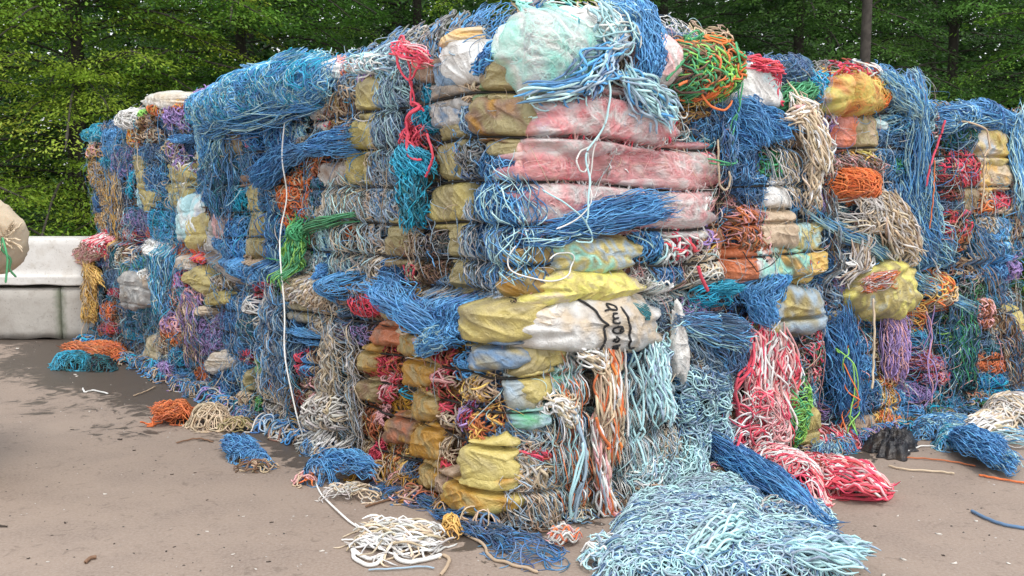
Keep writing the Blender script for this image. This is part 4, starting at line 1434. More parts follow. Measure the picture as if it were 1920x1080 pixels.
run('''
@twine_heap | big heap of bright blue twine slumped along the top of the stack | twine heap
L 480 176 90 96 30 n BBTLb H=.18 cov=1.2 jit=45
L 540 160 86 110 70 n BBBTL H=.2 cov=1.3 jit=35
L 555 150 60 96 75 s BBL H=.14 o=.06 cov=.5
L 420 196 150 90 14 n BBTL H=.2 cov=1.2
L 545 150 80 96 60 s BBTL H=.16 cov=.6
L 470 215 190 70 14 s BbL H=.14 cov=.3
L 398 262 90 60 80 h BL cov=.3
L 480 150 150 60 14 l BBLT H=.1 o=.12 r=.5 cov=.35
L 420 180 90 60 l BL H=.1 o=.1 r=.5 cov=.4
L 565 140 60 70 l BLT H=.1 o=.12 r=.5 cov=.5
L 470 128 40 14 -20 s BL o=.05 cov=.3
L 440 152 80 24 l BL o=.06 r=.4 cov=.4
L 540 112 110 24 l BLT o=.05 r=.4 cov=.5
L 380 232 30 70 l BL o=.1 r=.4 cov=.4
L 505 128 110 40 10 n BLBT H=.12 o=-.02
@rope_hank | pale blue rope hank tied in the middle and flopping over the mint sack | rope hank
R 1120 118 110 64 48 S SLBD tie=.8 H=.05 o=.11 cov=.55
R 1205 178 124 66 -44 S LLSB tie=-.9 H=.05 o=.1 cov=.7
R 1080 158 120 34 14 S DSLB tie=.8 H=.04 o=.1 cov=.6
R 1068 184 74 50 l SLB o=.08 cov=.6
R 1215 205 80 60 l LSB o=.1 kap=.8 cov=.5
R 1140 50 90 34 100 S LWL tie=-.8 H=.04 o=.1 cov=.5
R 1160 60 56 84 l LLW o=.12 kap=.7 cov=.4
R 1238 215 60 44 l LLW o=.1 kap=.8 cov=.5
@twine_skein | bright blue twine skein draped over the top of the corner bale | twine skein
R 1208 66 130 50 90 s BBB o=.07 H=.06 cov=1.1
R 1200 22 80 46 n BLB o=.08 H=.1
R 1215 125 60 40 90 s bB o=.06 H=.06 fan=.3
@tangled_rope | green and orange rope tangle bulging over the stack's edge | tangled rope
R 1330 130 104 108 t GGOZNG H=.13 o=.06 r=1.3 cov=1.3
R 1352 110 56 80 l GGO H=.1 o=.09 cov=.6
R rope GG .005 .12 2 .02 1300,78;1306,66;1322,66;1328,92
R rope G .008 .13 1 .02 1282,112;1262,138;1254,150
R rope O .006 .14 1 .02 1345,118;1316,128;1308,170;1322,200;1350,206;1365,188
R rope O .008 .14 1 .02 1298,150;1284,154;1275,160
R rope GG .0045 .1 2 .015 1376,150;1372,200;1366,240;1372,270;1378,290;1362,304;1320,304
R rope C .0055 .1 1 .02 1332,262;1336,300;1345,345;1358,356;1362,340;1358,320
@twine_skein | deep blue frayed twine skein hanging below the green and orange tangle | twine skein
R 1400 226 90 84 -60 s BbB H=.07 o=.03 cov=.8 fan=.25
R 1440 225 80 50 -35 s BbB H=.06 o=.05 tie=-.8
R 1375 280 110 80 90 h bBD cov=.6 o=.03
R 1335 230 90 60 20 n bDB o=0
@rope_hank | small bright red hank lying on the white sack top | rope hank
R 1437 124 66 28 -12 S RRR H=.05 o=.06 r=.8
R 1452 150 44 38 l R H=.03 o=.05 r=.7 cov=.7
R rope RR .006 .1 3 .01 1455,145;1462,165;1470,185;1474,195
R rope R .005 .09 1 .02 1445,160;1420,178;1395,186;1380,180
@plastic_sack | translucent orange and yellow sack perched on the right-hand stack | sack
R 1622 176 112 84 F OYqYO H=.14 p=2.3 inner=OYYy o=.02
R 1612 134 82 26 l RrW o=.03 H=.04
@netting_drape | long pale blue netting drape spilling down beside the yellow sack | netting
R 1715 290 240 40 -84 h BLBb o=.03 cov=1
R 1728 420 150 66 -70 h BLDB o=.02 cov=.8
R 1683 180 90 28 -60 s BL o=.04
R rope W .005 .09 1 .02 1722,330;1730,400;1738,440;1748,480;1762,512
@netting_heap | blue netting heap crowning the end bale beside the ochre sacks | netting
R 1840 222 150 36 -4 s BbBL H=.06 o=.02
R 1800 222 90 40 30 n BbL H=.08 o=.03
R 1875 222 90 50 -25 n Bb H=.08 o=.02
R 1916 310 170 28 90 h BL o=.05 cov=1.2
@rope_loop | thin crimson rope looping down the end bale from the blue netting | rope
R rope R .007 .13 1 .02 1768,225;1765,250;1755,290;1742,320;1740,350
R rope O .004 .13 1 .02 1757,300;1752,360;1750,430
R rope c .006 .14 1 .02 1790,240;1815,228;1845,245;1848,275;1840,300;1842,330;1836,400
@hanging_rope | cream ropes hanging over the green coil between two bales | hanging rope
R 1518 250 130 60 -75 S CCWC o=.07 cov=.7 H=.07 fan=.2
R 1500 215 60 30 20 S CW o=.08 cov=.7
R 1514 320 100 30 -88 S CWC o=.05 cov=.6
R rope P .010 .15 1 .02 1496,200;1520,200;1535,222;1540,245;1530,275
@yarn_ball | round ball of tangled orange twine below the yellow sack | twine ball
R 1622 345 72 64 t OOoO H=.12 o=.05 cov=1.7 r=.8
R 1622 345 64 56 l OO H=.12 o=.06 cov=.8 r=.7
@rope_hank | dirty white rope mass hanging under the orange ball | rope hank
R 1635 400 96 80 l wCw H=.1 o=.04 r=.9 cov=1
R 1680 425 110 66 -62 S wCc o=.05 H=.1 cov=.9
R 1690 470 70 46 -85 S wC o=.04 cov=.7
R 1610 470 110 30 85 S wc o=.02 cov=.7
R 1617 497 46 36 l W o=.04
@plastic_sack | pale olive film sack bulging out beneath the white rope mass | sack
R 1676 548 122 118 f MyqMyS H=.17 o=.03 p=2.2
R 1646 528 56 34 10 s OPW H=.04 o=.16
R rope C .007 .24 1 .02 1644,560;1645,620;1646,680;1640,730
@coiled_rope | tan and orange coil of rope beside the olive sack | coiled rope
R 1765 545 50 60 l YCCO H=.08 o=.02
R rope O .006 .12 2 .02 1730,520;1750,545;1775,570
@hanging_netting | violet threads hanging below the olive film sack | netting
R 1680 650 110 52 90 h VVPV o=.03 cov=.8
R rope VP .004 .1 3 .03 1752,580;1752,650;1756,700;1748,760
@hanging_netting | dark blue netting curtain hanging between the pink cascade and the violet threads | netting
R 1582 680 175 52 -86 h bBb o=.05 cov=1
R rope Z .004 .14 3 .04 1585,640;1592,700;1600,760;1596,820
R rope O .004 .14 2 .04 1590,660;1596,740;1592,810
@coiled_rope | bright blue yarn hank lying on the striped olive film | yarn hank
R 1435 545 80 56 l BBb H=.08 o=.04 r=.6
R 1415 570 80 40 -60 s BB o=.07 H=.05
@coiled_rope | small teal rope ball left of the bright blue yarn hank | rope ball
R 1342 553 54 40 l TTT H=.08 o=.04 r=.7
R 1362 540 40 20 20 s T o=.07
R rope R .010 .13 1 .02 1318,500;1326,520;1333,546
@twine_fan | blue grey frayed twine fanning out beside the lettered white sack | twine
R 1335 618 110 56 -14 s DBDL o=.06 tie=-.9 H=.08 cov=1
R 1325 650 100 50 -60 h DSD o=.03 cov=.7
R 1370 650 90 60 -80 h DBD o=.05 cov=.7
@twine_skein | thick blue twine skein laid across the pink film bands | twine skein
R 1145 404 186 58 12 s BbBb H=.08 o=.04 cov=1.1 tie=-1.1
R 1070 440 100 34 12 h bDL o=.05 cov=.6
@hanging_rope | pair of thin pale cords hanging from the rope hank across the pink film | cord
R rope L .0048 .18 1 .02 1141,135;1142,190;1130,245;1105,285;1108,340;1103,400;1102,420
R rope W .0036 .16 1 .02 1141,140;1140,200;1122,270;1112,330;1110,380;1085,410;1050,430
R rope W .0042 .15 1 .02 1112,275;1096,282;1083,298;1086,316;1100,322;1110,306;1108,285
R rope L .004 .15 1 .02 1040,355;1085,400;1115,440;1112,455;1085,452
R rope W .0036 .11 1 .02 1010,462;1003,490;1010,515;1032,526;1062,520;1080,500;1084,482;1070,474;1050,475;1035,486
@hanging_rope | bundle of cream and orange ropes pouring down the corner bale | hanging rope
R 1130 740 200 56 -88 S CCWcO o=.05 H=.08 cov=1.1
R 1105 672 70 40 -30 S CCW o=.06 H=.06
R 1118 870 170 40 -87 S CcPW o=.06 H=.05 cov=.9
R 1137 985 190 34 -78 S WPWOS o=.1 H=.05 cov=1
R rope O .008 .16 1 .02 1110,780;1120,810;1140,835;1136,842
R rope S .007 .15 2 .02 1076,760;1078,860;1082,960;1100,1010
R rope L .006 .15 2 .03 1070,820;1073,930;1080,990;1096,1030
@rope_knot | cream rope knot bunched beside the cream hanging ropes | rope knot
R 1055 752 62 44 l CCW H=.09 o=.05
R 1050 772 44 30 -70 S WC o=.07 H=.04
@hanging_rope | pale blue ropes hanging below the lettered white sack | hanging rope
R 1235 720 130 50 -86 S LSLW o=.06 H=.08 cov=.9
R 1243 665 50 44 l LS o=.06
R rope L .006 .14 3 .03 1190,650;1200,720;1205,800;1198,860
R rope W .006 .15 1 .02 1170,650;1180,730;1178,820
@rope_tangle | pale blue frayed rope mass climbing the corner bale from the floor | frayed rope
R 1330 745 110 120 t LSDL o=.02 H=.1 r=.9
R 1345 835 110 110 t LLSDS o=.03 H=.08 r=.8
R 1270 905 180 90 t LLSS o=.03 H=.06 r=.75
R 1210 880 90 60 40 v LLSW o=.05 H=.06
R 1300 890 120 80 60 v LLS o=.05 H=.07
R 1345 690 90 90 t DSE o=.02 H=.06 r=.7
G 1300 1005 300 140 t LLSDS H=.13 r=.78 cov=1.2 L=1.3 kap=.55
G 1250 960 150 40 t LLSS H=.1 r=.8 L=1.1 kap=.7
G 1380 960 120 50 t LSDS H=.1 r=.8 L=1.1 kap=.7
G 1420 1035 320 110 t LLSSD H=.09 r=.78 cov=1.2 L=1.3 kap=.55
G 1330 1050 120 50 20 S LLS H=.14 cov=.6 fan=.4
G 1240 1055 230 90 t LSLDS H=.1 r=.8 cov=1.1 L=1.3 kap=.55
G 1520 1062 180 44 -8 S LLS H=.10 r=1 cov=.9 fan=.3
G 1480 975 160 50 t LSwD H=.08 r=.8
G 1340 930 170 50 t LLSS H=.08 r=.8
G 1130 1040 70 60 t LSW H=.04 cov=.6
@twine_skein | deep blue twine skein trailing from the foot of the pale blue heap | twine skein
G 1440 925 210 40 -32 s Bbb H=.13 cov=1.2 tie=1.1
R 1378 870 90 30 -65 s bB o=.1 H=.06
@rope_cascade | red and pink rope cascade spilling from the bale onto the floor | rope cascade
R 1437 720 200 84 -88 S RPpPR o=.04 H=.06 cov=1.2
R 1430 790 90 130 l RPpp o=.08 H=.08 cov=.8
R 1570 850 66 90 v RPpr o=.05 H=.08
R rope R .008 .14 3 .03 1405,650;1398,720;1396,780;1392,850
G 1470 895 160 50 -20 l RPpP H=.15 cov=1 r=.85
G 1540 895 110 40 -15 l RPpr H=.1 cov=1 r=.85
G 1605 915 104 44 -12 S PRpR H=.12 cov=1 tie=1.2
G rope RR .008 0 3 .03 1480,905;1530,925;1580,932;1650,940;1662,925;1630,905
G rope C .010 0 1 .02 1490,935;1530,938;1556,945
R 1460 892 60 60 v WDW o=.12 H=.05
@twine_skein | small sky blue skein half wrapped in the red and pink ropes | twine skein
R 1541 868 70 36 80 s BDL o=.12 H=.08 cov=1.1
@plastic_sheet | crumpled black plastic sheet lying at the foot of the orange rope | plastic sheet
G 1672 842 92 34 f KK H=.11 amp=3 torn=.16 p=1.8
G 1645 838 40 16 f KK H=.07 amp=3 torn=.2
@twine_skein | blue twine skein with a frayed tail lying on open floor | twine skein
G 1825 848 100 36 -25 s BbB H=.12 cov=1.2 tie=-1.1
G 1870 872 70 24 -22 s BbL H=.04 cov=.7 fan=.5
G 1785 825 60 30 n BTL H=.08
@netting_spill | loose blue netting spilled on the floor before the end bale | netting
G 1770 805 120 30 n BLBD H=.08 cov=.8
G 1850 818 150 30 -8 h BLW H=.05 cov=.3
@rope_heap | heap of thick white rope beside the end bale | rope heap
G 1895 792 120 34 l WwwC H=.2 r=1.0 cov=1.4 kap=.5
G 1880 802 110 30 10 S WWC H=.12 r=1.2
@rope_coil | loose coil of thick white rope alone on the floor | rope coil
G 748 1010 130 50 -4 S WCWw H=.05 cov=.4 r=.95 T=.6
G 745 1016 140 56 l WCw H=.03 cov=.5 r=.95 kap=.42 L=1.4
G rope W .010 0 1 .01 690,1020;700,980;722,978;735,1010;748,1050;790,1052;830,1040
G rope W .009 0 1 .01 660,1030;690,1048;720,1040;700,1060;668,1050;660,1030
G rope c .008 0 1 .01 830,1040;842,1048;836,1065;826,1078
G 845 996 34 20 t Y H=.05
@rope | long white rope hanging down the left face and trailing across the floor | rope
L rope W .0050 .16 1 .02 528,232;522,300;521,370;524,440;530,520;537,600;546,680;560,770;576,850;590,895,G;610,935,G;650,975,G;700,998,G
@twine_trail | dark blue twine trail snaking along the foot of the corner bale | twine trail
G 760 925 110 34 -14 l dbd H=.02 T=.4 r=.5 kap=.5 cov=.5
G 830 958 150 14 -22 s dbd H=.02 T=.3 cov=.5
G 880 985 140 14 -14 s bd H=.02 T=.3 cov=.5
G 985 1030 110 48 -12 l dbD H=.03 T=.5 r=.55 kap=.4 L=1.5 cov=.5
G 915 1010 90 22 -20 s bd H=.03 T=.3 tie=0 cov=.6
G rope c .007 0 1 .02 870,1000;905,1020;920,1045;960,1058;1010,1072
@rope_end | orange and cream rope ends frayed out at the corner's foot | rope end
G 1058 1018 56 20 10 S OPwW H=.05 cov=.45 r=.8 tie=.9
G 1045 1008 36 14 l OPw H=.04 cov=.4 r=.8
@twine_clump | small blue twine clump on the bare floor away from the stack | twine clump
G 470 862 80 16 -10 n BBbD H=.06 cov=1.1
G 450 852 60 22 -8 s Bb H=.08 cov=.7
G 480 878 70 12 t Nc H=.03 cov=.5
@twine_clump | pair of fat blue twine bundles at the foot of the stack by the white rope | twine bundle
L 598 875 50 80 v Bb o=.06 H=.1 r=.6
G 598 895 60 16 n BbB H=.1
G 655 892 84 18 -10 s BbB H=.12 cov=.9
G 575 905 40 12 t PcO H=.03 cov=.7
@rope_knot | dirty white knotted rope bundle hanging over the cream bale foot | rope knot
L 607 776 66 70 t wCww o=.07 H=.1 r=1.4
L 618 700 110 24 86 S Cw o=.08 H=.02 cov=.6
L 600 840 60 60 60 S wW o=.08 cov=.5
G 655 930 110 22 t wC H=.03 cov=.4 r=.9
@rope_hank | bright green cord hank knotted and hanging on the blue face | rope hank
L 556 470 100 30 94 s GGZ o=.09 H=.05 r=1.5 cov=.8 tie=1
L 600 425 110 20 18 s GGg o=.08 H=.04 r=1.5 cov=.8 tie=-1
L 556 436 28 28 l G o=.12 H=.04 r=.8
L rope G .004 .1 1 .02 490,484;520,488;545,492
@yarn_ball | small vivid blue yarn ball under the pale blue loops | yarn ball
L 623 535 30 46 l BBb o=.05 H=.09 r=.5 cov=1.3
L 620 508 24 16 90 s Bb o=.06
@twine_skein | bright blue twine skein wedged slantwise between upper and lower bales | twine skein
L 750 570 150 52 -32 s BBbB o=.03 H=.1 cov=1
L 815 595 130 70 n BbB o=.02 H=.08
L 840 625 90 44 n BbB o=.04 H=.07
L 815 642 60 40 40 s BLB o=.08 H=.05 fan=.4
L rope c .006 .1 4 .03 745,610;780,620;820,640
@twine_skein | tied blue twine skein sticking out above the orange rope loops | twine skein
L 592 277 116 46 14 s bBB o=.06 H=.08 tie=-.2 cov=1
L 512 310 90 34 55 s Bb o=.05 cov=.7
@rope_loop | coral red rope loops tangled over the top edge above the grey ropes | rope
L 780 100 80 34 -22 S RPR o=.07 H=.03 r=.7 cov=.6
L rope R .0065 .12 1 .02 750,130;742,100;733,78;738,66;752,72;760,90;766,130;764,152
L rope R .006 .12 1 .02 745,95;750,125;762,150;780,130;795,112
L rope RR .006 .1 2 .01 764,150;768,190;772,195;790,205
L rope R .007 .12 2 .02 790,205;762,215;756,250;768,280;780,300
L 776 262 34 50 v R o=.05
L rope R .007 .13 1 .02 790,250;796,290;790,315;784,332
@twine_skein | teal twine skein hanging over the strap between olive films | twine skein
L 775 298 60 44 -70 s TTT o=.05 H=.06 r=1.4 tie=-1
L 778 365 110 30 88 s TTt o=.05 H=.06 r=1.4
L 778 400 34 24 l T o=.06 r=.8
@netting_strip | ochre netting strip hanging off the far end of the stack | netting
L 172 505 60 26 -60 s YY o=.04
L 168 540 100 24 88 s YYC o=.05 H=.06 r=1.2
L 166 580 24 40 l Y o=.08 r=.6
L rope c .005 .1 2 .03 150,500;158,560;160,600;163,640
@rope_tuft | pink rope tuft sticking out of the far end near the barrier | rope tuft
L 172 462 48 44 t PRp o=.05 H=.08
L 160 480 40 40 60 s PC o=.06 fan=.3
@twine_pile | red-orange twine pile at the far foot of the stack | twine pile
G 192 664 96 26 n OOo H=.1 r=1.3 cov=1.2
G 160 670 70 20 -8 s Oo H=.1 r=1.4
@twine_pile | flat teal twine pile beyond the red-orange twine | twine pile
G 140 682 84 16 n TTt H=.1 cov=1.2
G 185 686 60 14 n tKt H=.08
@twine_pile | orange twine pile spread at the foot of the beige coils | twine pile
G 325 784 66 20 8 s OOo H=.08 r=1.2 tie=1.1 cov=.7
G 340 780 40 20 n OO H=.1 r=1.3
G rope O .006 0 3 .03 330,780;300,790;270,800
@rope_coil | beige rope coil lying between the orange twine pile and the cream rope | rope coil
G 395 790 76 22 l CcC H=.1 r=.9 cov=1.1
G 440 802 60 14 t cM H=.04
@twig | thin bleached stick on the floor beyond the red and pink cascade | stick
G rope C .006 0 1 .01 1665,873;1700,880;1760,884;1790,888 stem
''')
finish()
# ------------------------------------------------------------------ white sack with handwriting
root = empty('lettered_sack')
film('R', 1140, 613, 262, 108, 0, 'wWwCw', parent=root, name='sack_body', H=.13, o=.045, loose=1, p=2.8, key='sack', amp=1.2)
film('R', 1288, 645, 22, 130, 0, 'WwW', parent=root, name='torn_flap', H=.012, o=.09, loose=1, torn=.1)
film('R', 1040, 600, 70, 60, 30, 'WCW', parent=root, name='sack_neck', H=.08, o=.06, loose=1)
put, sack = FILMS['sack']
def ink(strokes, putf, r, parent, name='lettering', mat=M_INK, sq=.35):
    Vs, Fs = [], []; k = 0
    for st in strokes:
        P = np.array([putf(*q) for q in smooth_path([(a, b, 0) for a, b in st], 26)[:, :2]])
        V, F, C = tubes(P[None], [r], np.array([[0, 0, 0.]]), 6, ret=True, taper=.8)
        Vs.append(V); Fs.append(F + k); k += len(V)
    return make_mesh(name, np.vstack(Vs), np.vstack(Fs), mat=mat, parent=parent)
SX = lambda x, y: (1080 + x / 8.306, 550 + y / 8.306)
S = [[(150, 105), (215, 190), (270, 260), (310, 370), (365, 465)], [(365, 470), (345, 560), (355, 700), (330, 870)],
     [(625, 200), (660, 320), (700, 500), (700, 640), (715, 770), (790, 850), (850, 835)], [(665, 980), (675, 935), (740, 935), (800, 900)]]
ink([[SX(*q) for q in s] for s in S], put, .006, root, 'ink_line')
LT = [[(390, 262), (450, 235), (545, 245), (548, 190), (470, 155), (450, 200), (470, 240)],                  # b, written up the sack
      [(545, 295), (480, 300), (460, 335), (480, 370), (550, 362)], [(550, 362), (480, 372), (465, 410), (480, 445), (565, 430)], [(470, 445), (565, 432)],
      [(520, 500), (580, 500), (560, 600), (500, 595), (480, 550), (520, 510), (600, 500), (608, 560), (570, 610)],  # e
      [(480, 740), (520, 660), (550, 700), (540, 745), (500, 720), (480, 690)], [(505, 820), (600, 790), (520, 845), (590, 850), (560, 800)]]
ink([[SX(*q) for q in s] for s in LT], put, .005, root, 'lettering')
PR = [[(860, 100), (1190, 270)], [(880, 70), (1195, 240)], [(900, 150), (1190, 310)], [(930, 200), (1180, 330)], [(960, 240), (1170, 350)], [(1000, 300), (1150, 370)], [(1030, 405), (1150, 410)], [(870, 80), (1040, 400)], [(1030, 300), (1150, 400)], [(940, 90), (1190, 200)], [(870, 120), (1000, 190)], [(1040, 250), (1050, 400)], [(1090, 280), (1100, 405)]]
ink([[SX(*q) for q in s] for s in PR], put, .0032, root, 'printed_emblem', M_TEAL)
tag(root, 'dirty white plastic sack with black handwriting and a teal print', 'sack')
settle(root)
def on_face(fr, o):
    def f(px, py):
        OFF[0] = o; g = hit(fr, px, py); u, v = np.array([g[0]]), np.array([g[1]])
        return world(fr, u, v, base(fr, u, v) + o)[0]
    return f
b1 = bale_for('R', .1, 1.2)
YX = lambda x, y: (970 + x / 13.5, 540 + y / 13.5)
ink([[YX(*q) for q in s] for s in [[(210, 360), (195, 390), (215, 430), (240, 400), (260, 385), (285, 420), (265, 465)], [(205, 300), (320, 345)], [(300, 330), (310, 375)]]], on_face('R', .10), .0025, b1, 'lettering')
b2 = bale_for('R', 1.7, 1.3)
OX = lambda x, y: (1380 + x / 15.43, 460 + y / 15.43)
ink([[OX(*q) for q in s] for s in [[(120, 170), (270, 460), (420, 750)], [(420, 750), (700, 580), (1000, 380)], [(1000, 380), (860, 190)], [(1010, 375), (1085, 310), (960, 190)],
     [(530, 250), (480, 255), (490, 290)], [(520, 320), (570, 280)], [(510, 330), (560, 345)], [(570, 350), (600, 330), (620, 370), (580, 385), (570, 350)], [(620, 465), (650, 400), (650, 460), (690, 420)], [(800, 330), (790, 300), (820, 290), (840, 320), (820, 345), (800, 330)], [(760, 275), (780, 300)]]],
    on_face('R', .085), .0028, b2, 'lettering')

# ------------------------------------------------------------------ litter on the floor
def bit(px, py, size_, colour, kind, lbl, cat, grp):
    size = size_ * .6; OFF[0] = 0.0; g = hit('G', px, py); n = 9
    th = np.linspace(0, 2 * math.pi, n, endpoint=False) + RNG.uniform(-.2, .2, n); rr = size * RNG.uniform(.5, 1.2, n); a = RNG.uniform(0, 6.3)
    x = rr * np.cos(th) * 1.5; y = rr * np.sin(th) * .7
    X = x * math.cos(a) - y * math.sin(a); Y = x * math.sin(a) + y * math.cos(a)
    z = np.abs(RNG.normal(0, size * .25, n)) + .002
    V = np.vstack([np.stack([X, Y, z], 1), [[0, 0, size * .5]], np.stack([X * .9, Y * .9, np.full(n, .001)], 1)])
    F3 = [(n, i, (i + 1) % n) for i in range(n)]; F4 = [(i, n + 1 + i, n + 1 + (i + 1) % n, (i + 1) % n) for i in range(n)]
    o = make_mesh(kind, V, F4, F3, mat=colour, smooth=False); o.location = (g[0], g[1], 0)
    return tag(o, lbl, cat, grp)
M_PALE = plain('pale_scrap', (.62, .58, .52), .8); M_DARK = plain('dark_scrap', (.05, .038, .03), .9)
for px, py, s in [(197, 927, .016), (388, 997, .014), (437, 1040, .012), (456, 969, .010), (603, 1034, .016), (435, 1063, .012), (480, 1068, .012), (168, 772, .02), (114, 772, .012), (33, 654, .03), (142, 703, .025), (1694, 1050, .02), (1760, 1002, .016), (1790, 1057, .022), (1890, 1057, .014), (1830, 978, .018), (1657, 1079, .02), (1590, 1008, .03), (1600, 1012, .02), (145, 706, .03), (90, 1054, .01), (66, 945, .008), (1683, 968, .012), (575, 968, .008), (505, 1002, .008)]:
    bit(px, py, s, M_PALE, 'litter_scrap', 'small pale scrap of litter lying flat on the yard floor', 'scrap', 'pale scraps scattered on the floor')
for px, py, s in [(322, 890, .012), (365, 887, .012), (122, 981, .014), (5, 988, .03), (214, 1020, .010), (312, 1034, .012), (327, 1026, .010), (503, 1054, .014), (388, 938, .010), (98, 1004, .008), (225, 825, .022), (1640, 987, .012), (1768, 1042, .012), (1855, 1004, .01), (53, 1048, .01), (510, 980, .014), (252, 845, .016), (135, 806, .014)]:
    bit(px, py, s, M_DARK, 'dirt_crumb', 'small dark crumb of dirt lying on the yard floor', 'crumb', 'dark crumbs scattered on the floor')
def floor_rope(pts, colour, r, name, lbl, cat, mat=None):
    o = rope('G', pts, colour, r, 0, None, name, 50, wob=.003, mat=mat); tag(o, lbl, cat)
floor_rope([(160, 1054), (170, 1046), (181, 1044)], 'N', .008, 'twig', 'short dark twig in front of the long white rope', 'twig')
floor_rope([(155, 728), (160, 735), (175, 732), (203, 738)], 'W', .007, 'rope_piece', 'white rope piece curled on the wet floor near the barrier', 'rope')
floor_rope([(250, 742), (275, 733), (292, 724)], 'c', .005, 'rope_piece', 'thin tan rope piece reaching from the wet floor to the bales', 'rope')
floor_rope([(1820, 957), (1850, 972), (1885, 984), (1935, 992)], 'D', .008, 'cord_piece', 'dark grey-blue cord piece on the open floor', 'cord')
floor_rope([(1835, 890), (1860, 895), (1900, 902), (1940, 908)], 'O', .006, 'cord_piece', 'thin orange cord piece on the floor beyond the blue skein', 'cord')
floor_rope([(1700, 858), (1740, 860), (1790, 866), (1830, 874)], 'o', .005, 'cord_piece', 'rust cord piece running past the black plastic sheet', 'cord')
floor_rope([(1700, 846), (1730, 836), (1760, 838), (1790, 842)], 'W', .005, 'cord_piece', 'white cord piece behind the black plastic sheet', 'cord')
floor_rope([(1860, 822), (1890, 826), (1930, 829)], 'W', .005, 'cord_piece', 'white cord piece by the heap of thick white rope', 'cord')
floor_rope([(1540, 985), (1570, 1000), (1585, 1008), (1605, 1010)], 'c', .008, 'cord_piece', 'tan cord piece beside the pale blue heap', 'cord')
floor_rope([(690, 1068), (740, 1066), (790, 1062), (815, 1065)], 'S', .004, 'cord_piece', 'thin grey cord piece in front of the white coil', 'cord')
floor_rope([(330, 830), (370, 822), (400, 828)], 'N', .005, 'twig', 'thin dark twig below the beige coil', 'twig')
floor_rope([(685, 950), (710, 942), (735, 935)], 'N', .006, 'twig', 'thin dark twig between the white coil and the bales', 'twig')
floor_rope([(640, 1012), (665, 1012), (692, 1016)], 'W', .004, 'cord_piece', 'white thread sticking out beside the white coil', 'cord')
n = 5200
gx = RNG.uniform(-6, 7, n); gy = 1.5 + RNG.uniform(0, 1, n) ** 1.3 * 9; sz = RNG.uniform(.002, .0065, n)
ca, sa = np.cos(gx * 50), np.sin(gx * 50)
V = np.stack([np.stack([gx + sz * ca, gy + sz * sa, np.full(n, .001)], 1), np.stack([gx - sz * sa, gy + sz * ca, np.full(n, .001)], 1), np.stack([gx - sz * ca * 1.6, gy - sz * sa, np.full(n, .001)], 1), np.stack([gx, gy, sz * .9], 1)], 1).reshape(-1, 3)
b0 = np.arange(n)[:, None] * 4
F3 = np.concatenate([b0 + np.array([0, 1, 3]), b0 + np.array([1, 2, 3]), b0 + np.array([2, 0, 3])])
gc = np.where(RNG.uniform(0, 1, (n, 1)) < .4, .5, .06) * np.array([1, .92, .84])
o = make_mesh('grit', V, None, F3, col=np.repeat(gc, 4, axis=0), mat=M_ROPE, smooth=False)
tag(o, 'fine grit and specks strewn over the yard floor', 'grit', kind='stuff')

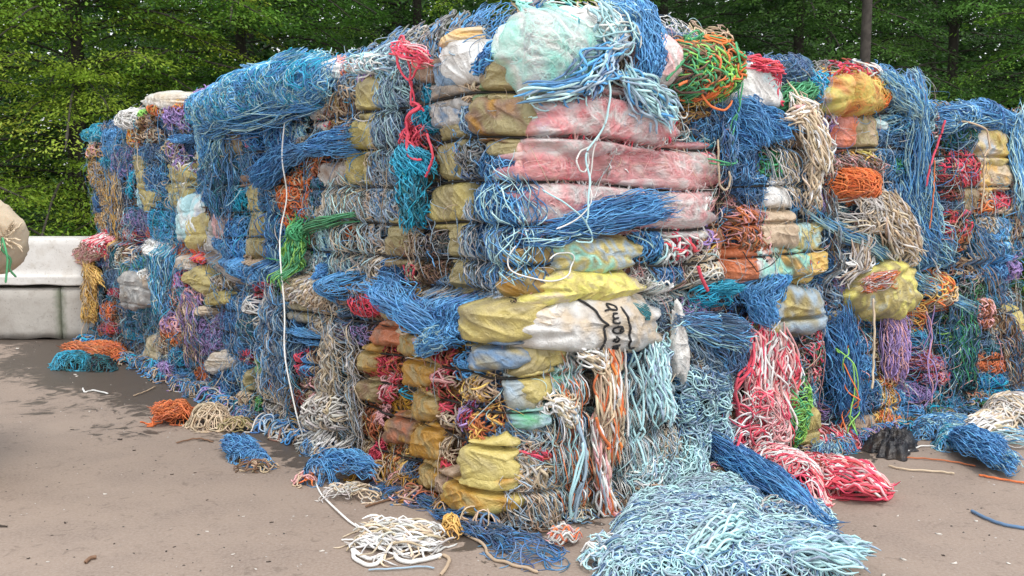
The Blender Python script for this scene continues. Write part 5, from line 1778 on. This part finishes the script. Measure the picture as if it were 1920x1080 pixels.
# stray threads fluffing out of every bale face
for fr in 'LR':
    for k, root in BALES.items():
        if k[0] not in (fr, 'C'): continue
        l0, l1, r0, r1 = fp(k)
        s0, s1 = (l0, l1) if fr == 'L' else (r0, r1)
        z0, z1 = (.02, 1.05) if k[2] == 0 else (1.08, TOPS[k[:2]] + .04)
        n = int((90 if k == ('C', 0, 0) and fr == 'L' else 175) * (s1 - s0) * (z1 - z0)) if k[0] == 'C' else int((175 + 90 * min(1, max(0, ((s0 + s1) / 2 - 1.3)))) * (s1 - s0) * (z1 - z0))
        s = RNG.uniform(s0, s1, (n, 1)); z = RNG.uniform(z0, z1, (n, 1))
        M = 12; tt = np.linspace(0, 1, M)[None]
        hd = RNG.uniform(0, 6.3, (n, 1)); lg = RNG.uniform(0, 1, (n, 1)) < .22; L = np.where(lg, RNG.uniform(.2, .5, (n, 1)), RNG.uniform(.06, .2, (n, 1))); kp = RNG.normal(0, 9, (n, 1)) * np.where(lg, .4, 1); hd = np.where(lg, -math.pi / 2 + RNG.normal(0, .35, (n, 1)), hd)
        a = hd + kp * tt * L
        du = np.cumsum(np.cos(a) * L / M, 1); dv = np.cumsum(np.sin(a) * L / M, 1) - .12 * (tt ** 2) * L * 2
        sg = -1 if fr == 'L' else 1
        u = sg * (s) + du; v = np.maximum(z + dv, .01)
        out = base(fr, u, v) + .035 + np.sin(tt * math.pi * RNG.uniform(.4, 1.1, (n, 1))) * RNG.uniform(.01, .07, (n, 1))
        P = world(fr, u, v, out)
        pal = 'BLBSWbCTP' if fr == 'R' else 'BLBSDbCwT'
        if k[0] == 'C': pal = {('L', 0): 'NcmYwPc', ('L', 1): 'SwDSBc', ('R', 0): 'wCcLS', ('R', 1): 'pWCPL'}[(fr, k[2])]
        cl = np.array([LP[q] for q in pal])[RNG.integers(0, len(pal), n)] * RNG.uniform(.7, 1.1, (n, 1))
        rr = np.where(RNG.uniform(0, 1, n) < .12, .0036, .0016)
        tubes(P, rr, np.clip(cl, 0, .9), 3, 'stray_netting', M_TWINE, root)
# strands spilling from the foot of each face onto the floor
for fr in 'LR':
    for i in range(len(COLS[fr]) - 1):
        s0, s1 = COLS[fr][i], COLS[fr][i + 1]
        root = BALES[('C', 0, 0)] if i == 0 else BALES[(fr, i, 0)]
        for q in np.arange(s0 + .1, s1, .24):
            p = world(fr, np.array([-q if fr == 'L' else q]), np.array([0.]), np.array([RNG.uniform(.05, .11)]))[0]
            px, py = proj(p)
            sc = FPX / p[1]
            pal = fill_pal(fr, q, .1)
            stl = RNG.choice(['n', 't', 'l', 'n'])
            clump('G', px, py, RNG.uniform(.22, .36) * sc * (.75 if fr == 'L' else .9), .16 * sc * CAMZ / p[1], 0, stl, pal + ('Bbc' if i else 'Nc'), parent=root, H=RNG.uniform(.03, .08), cov=.8, name='spilled_rope')
for r in BALES.values(): settle(r)
print('objects', len(bpy.data.objects), 'verts', sum(len(m.vertices) for m in bpy.data.meshes))
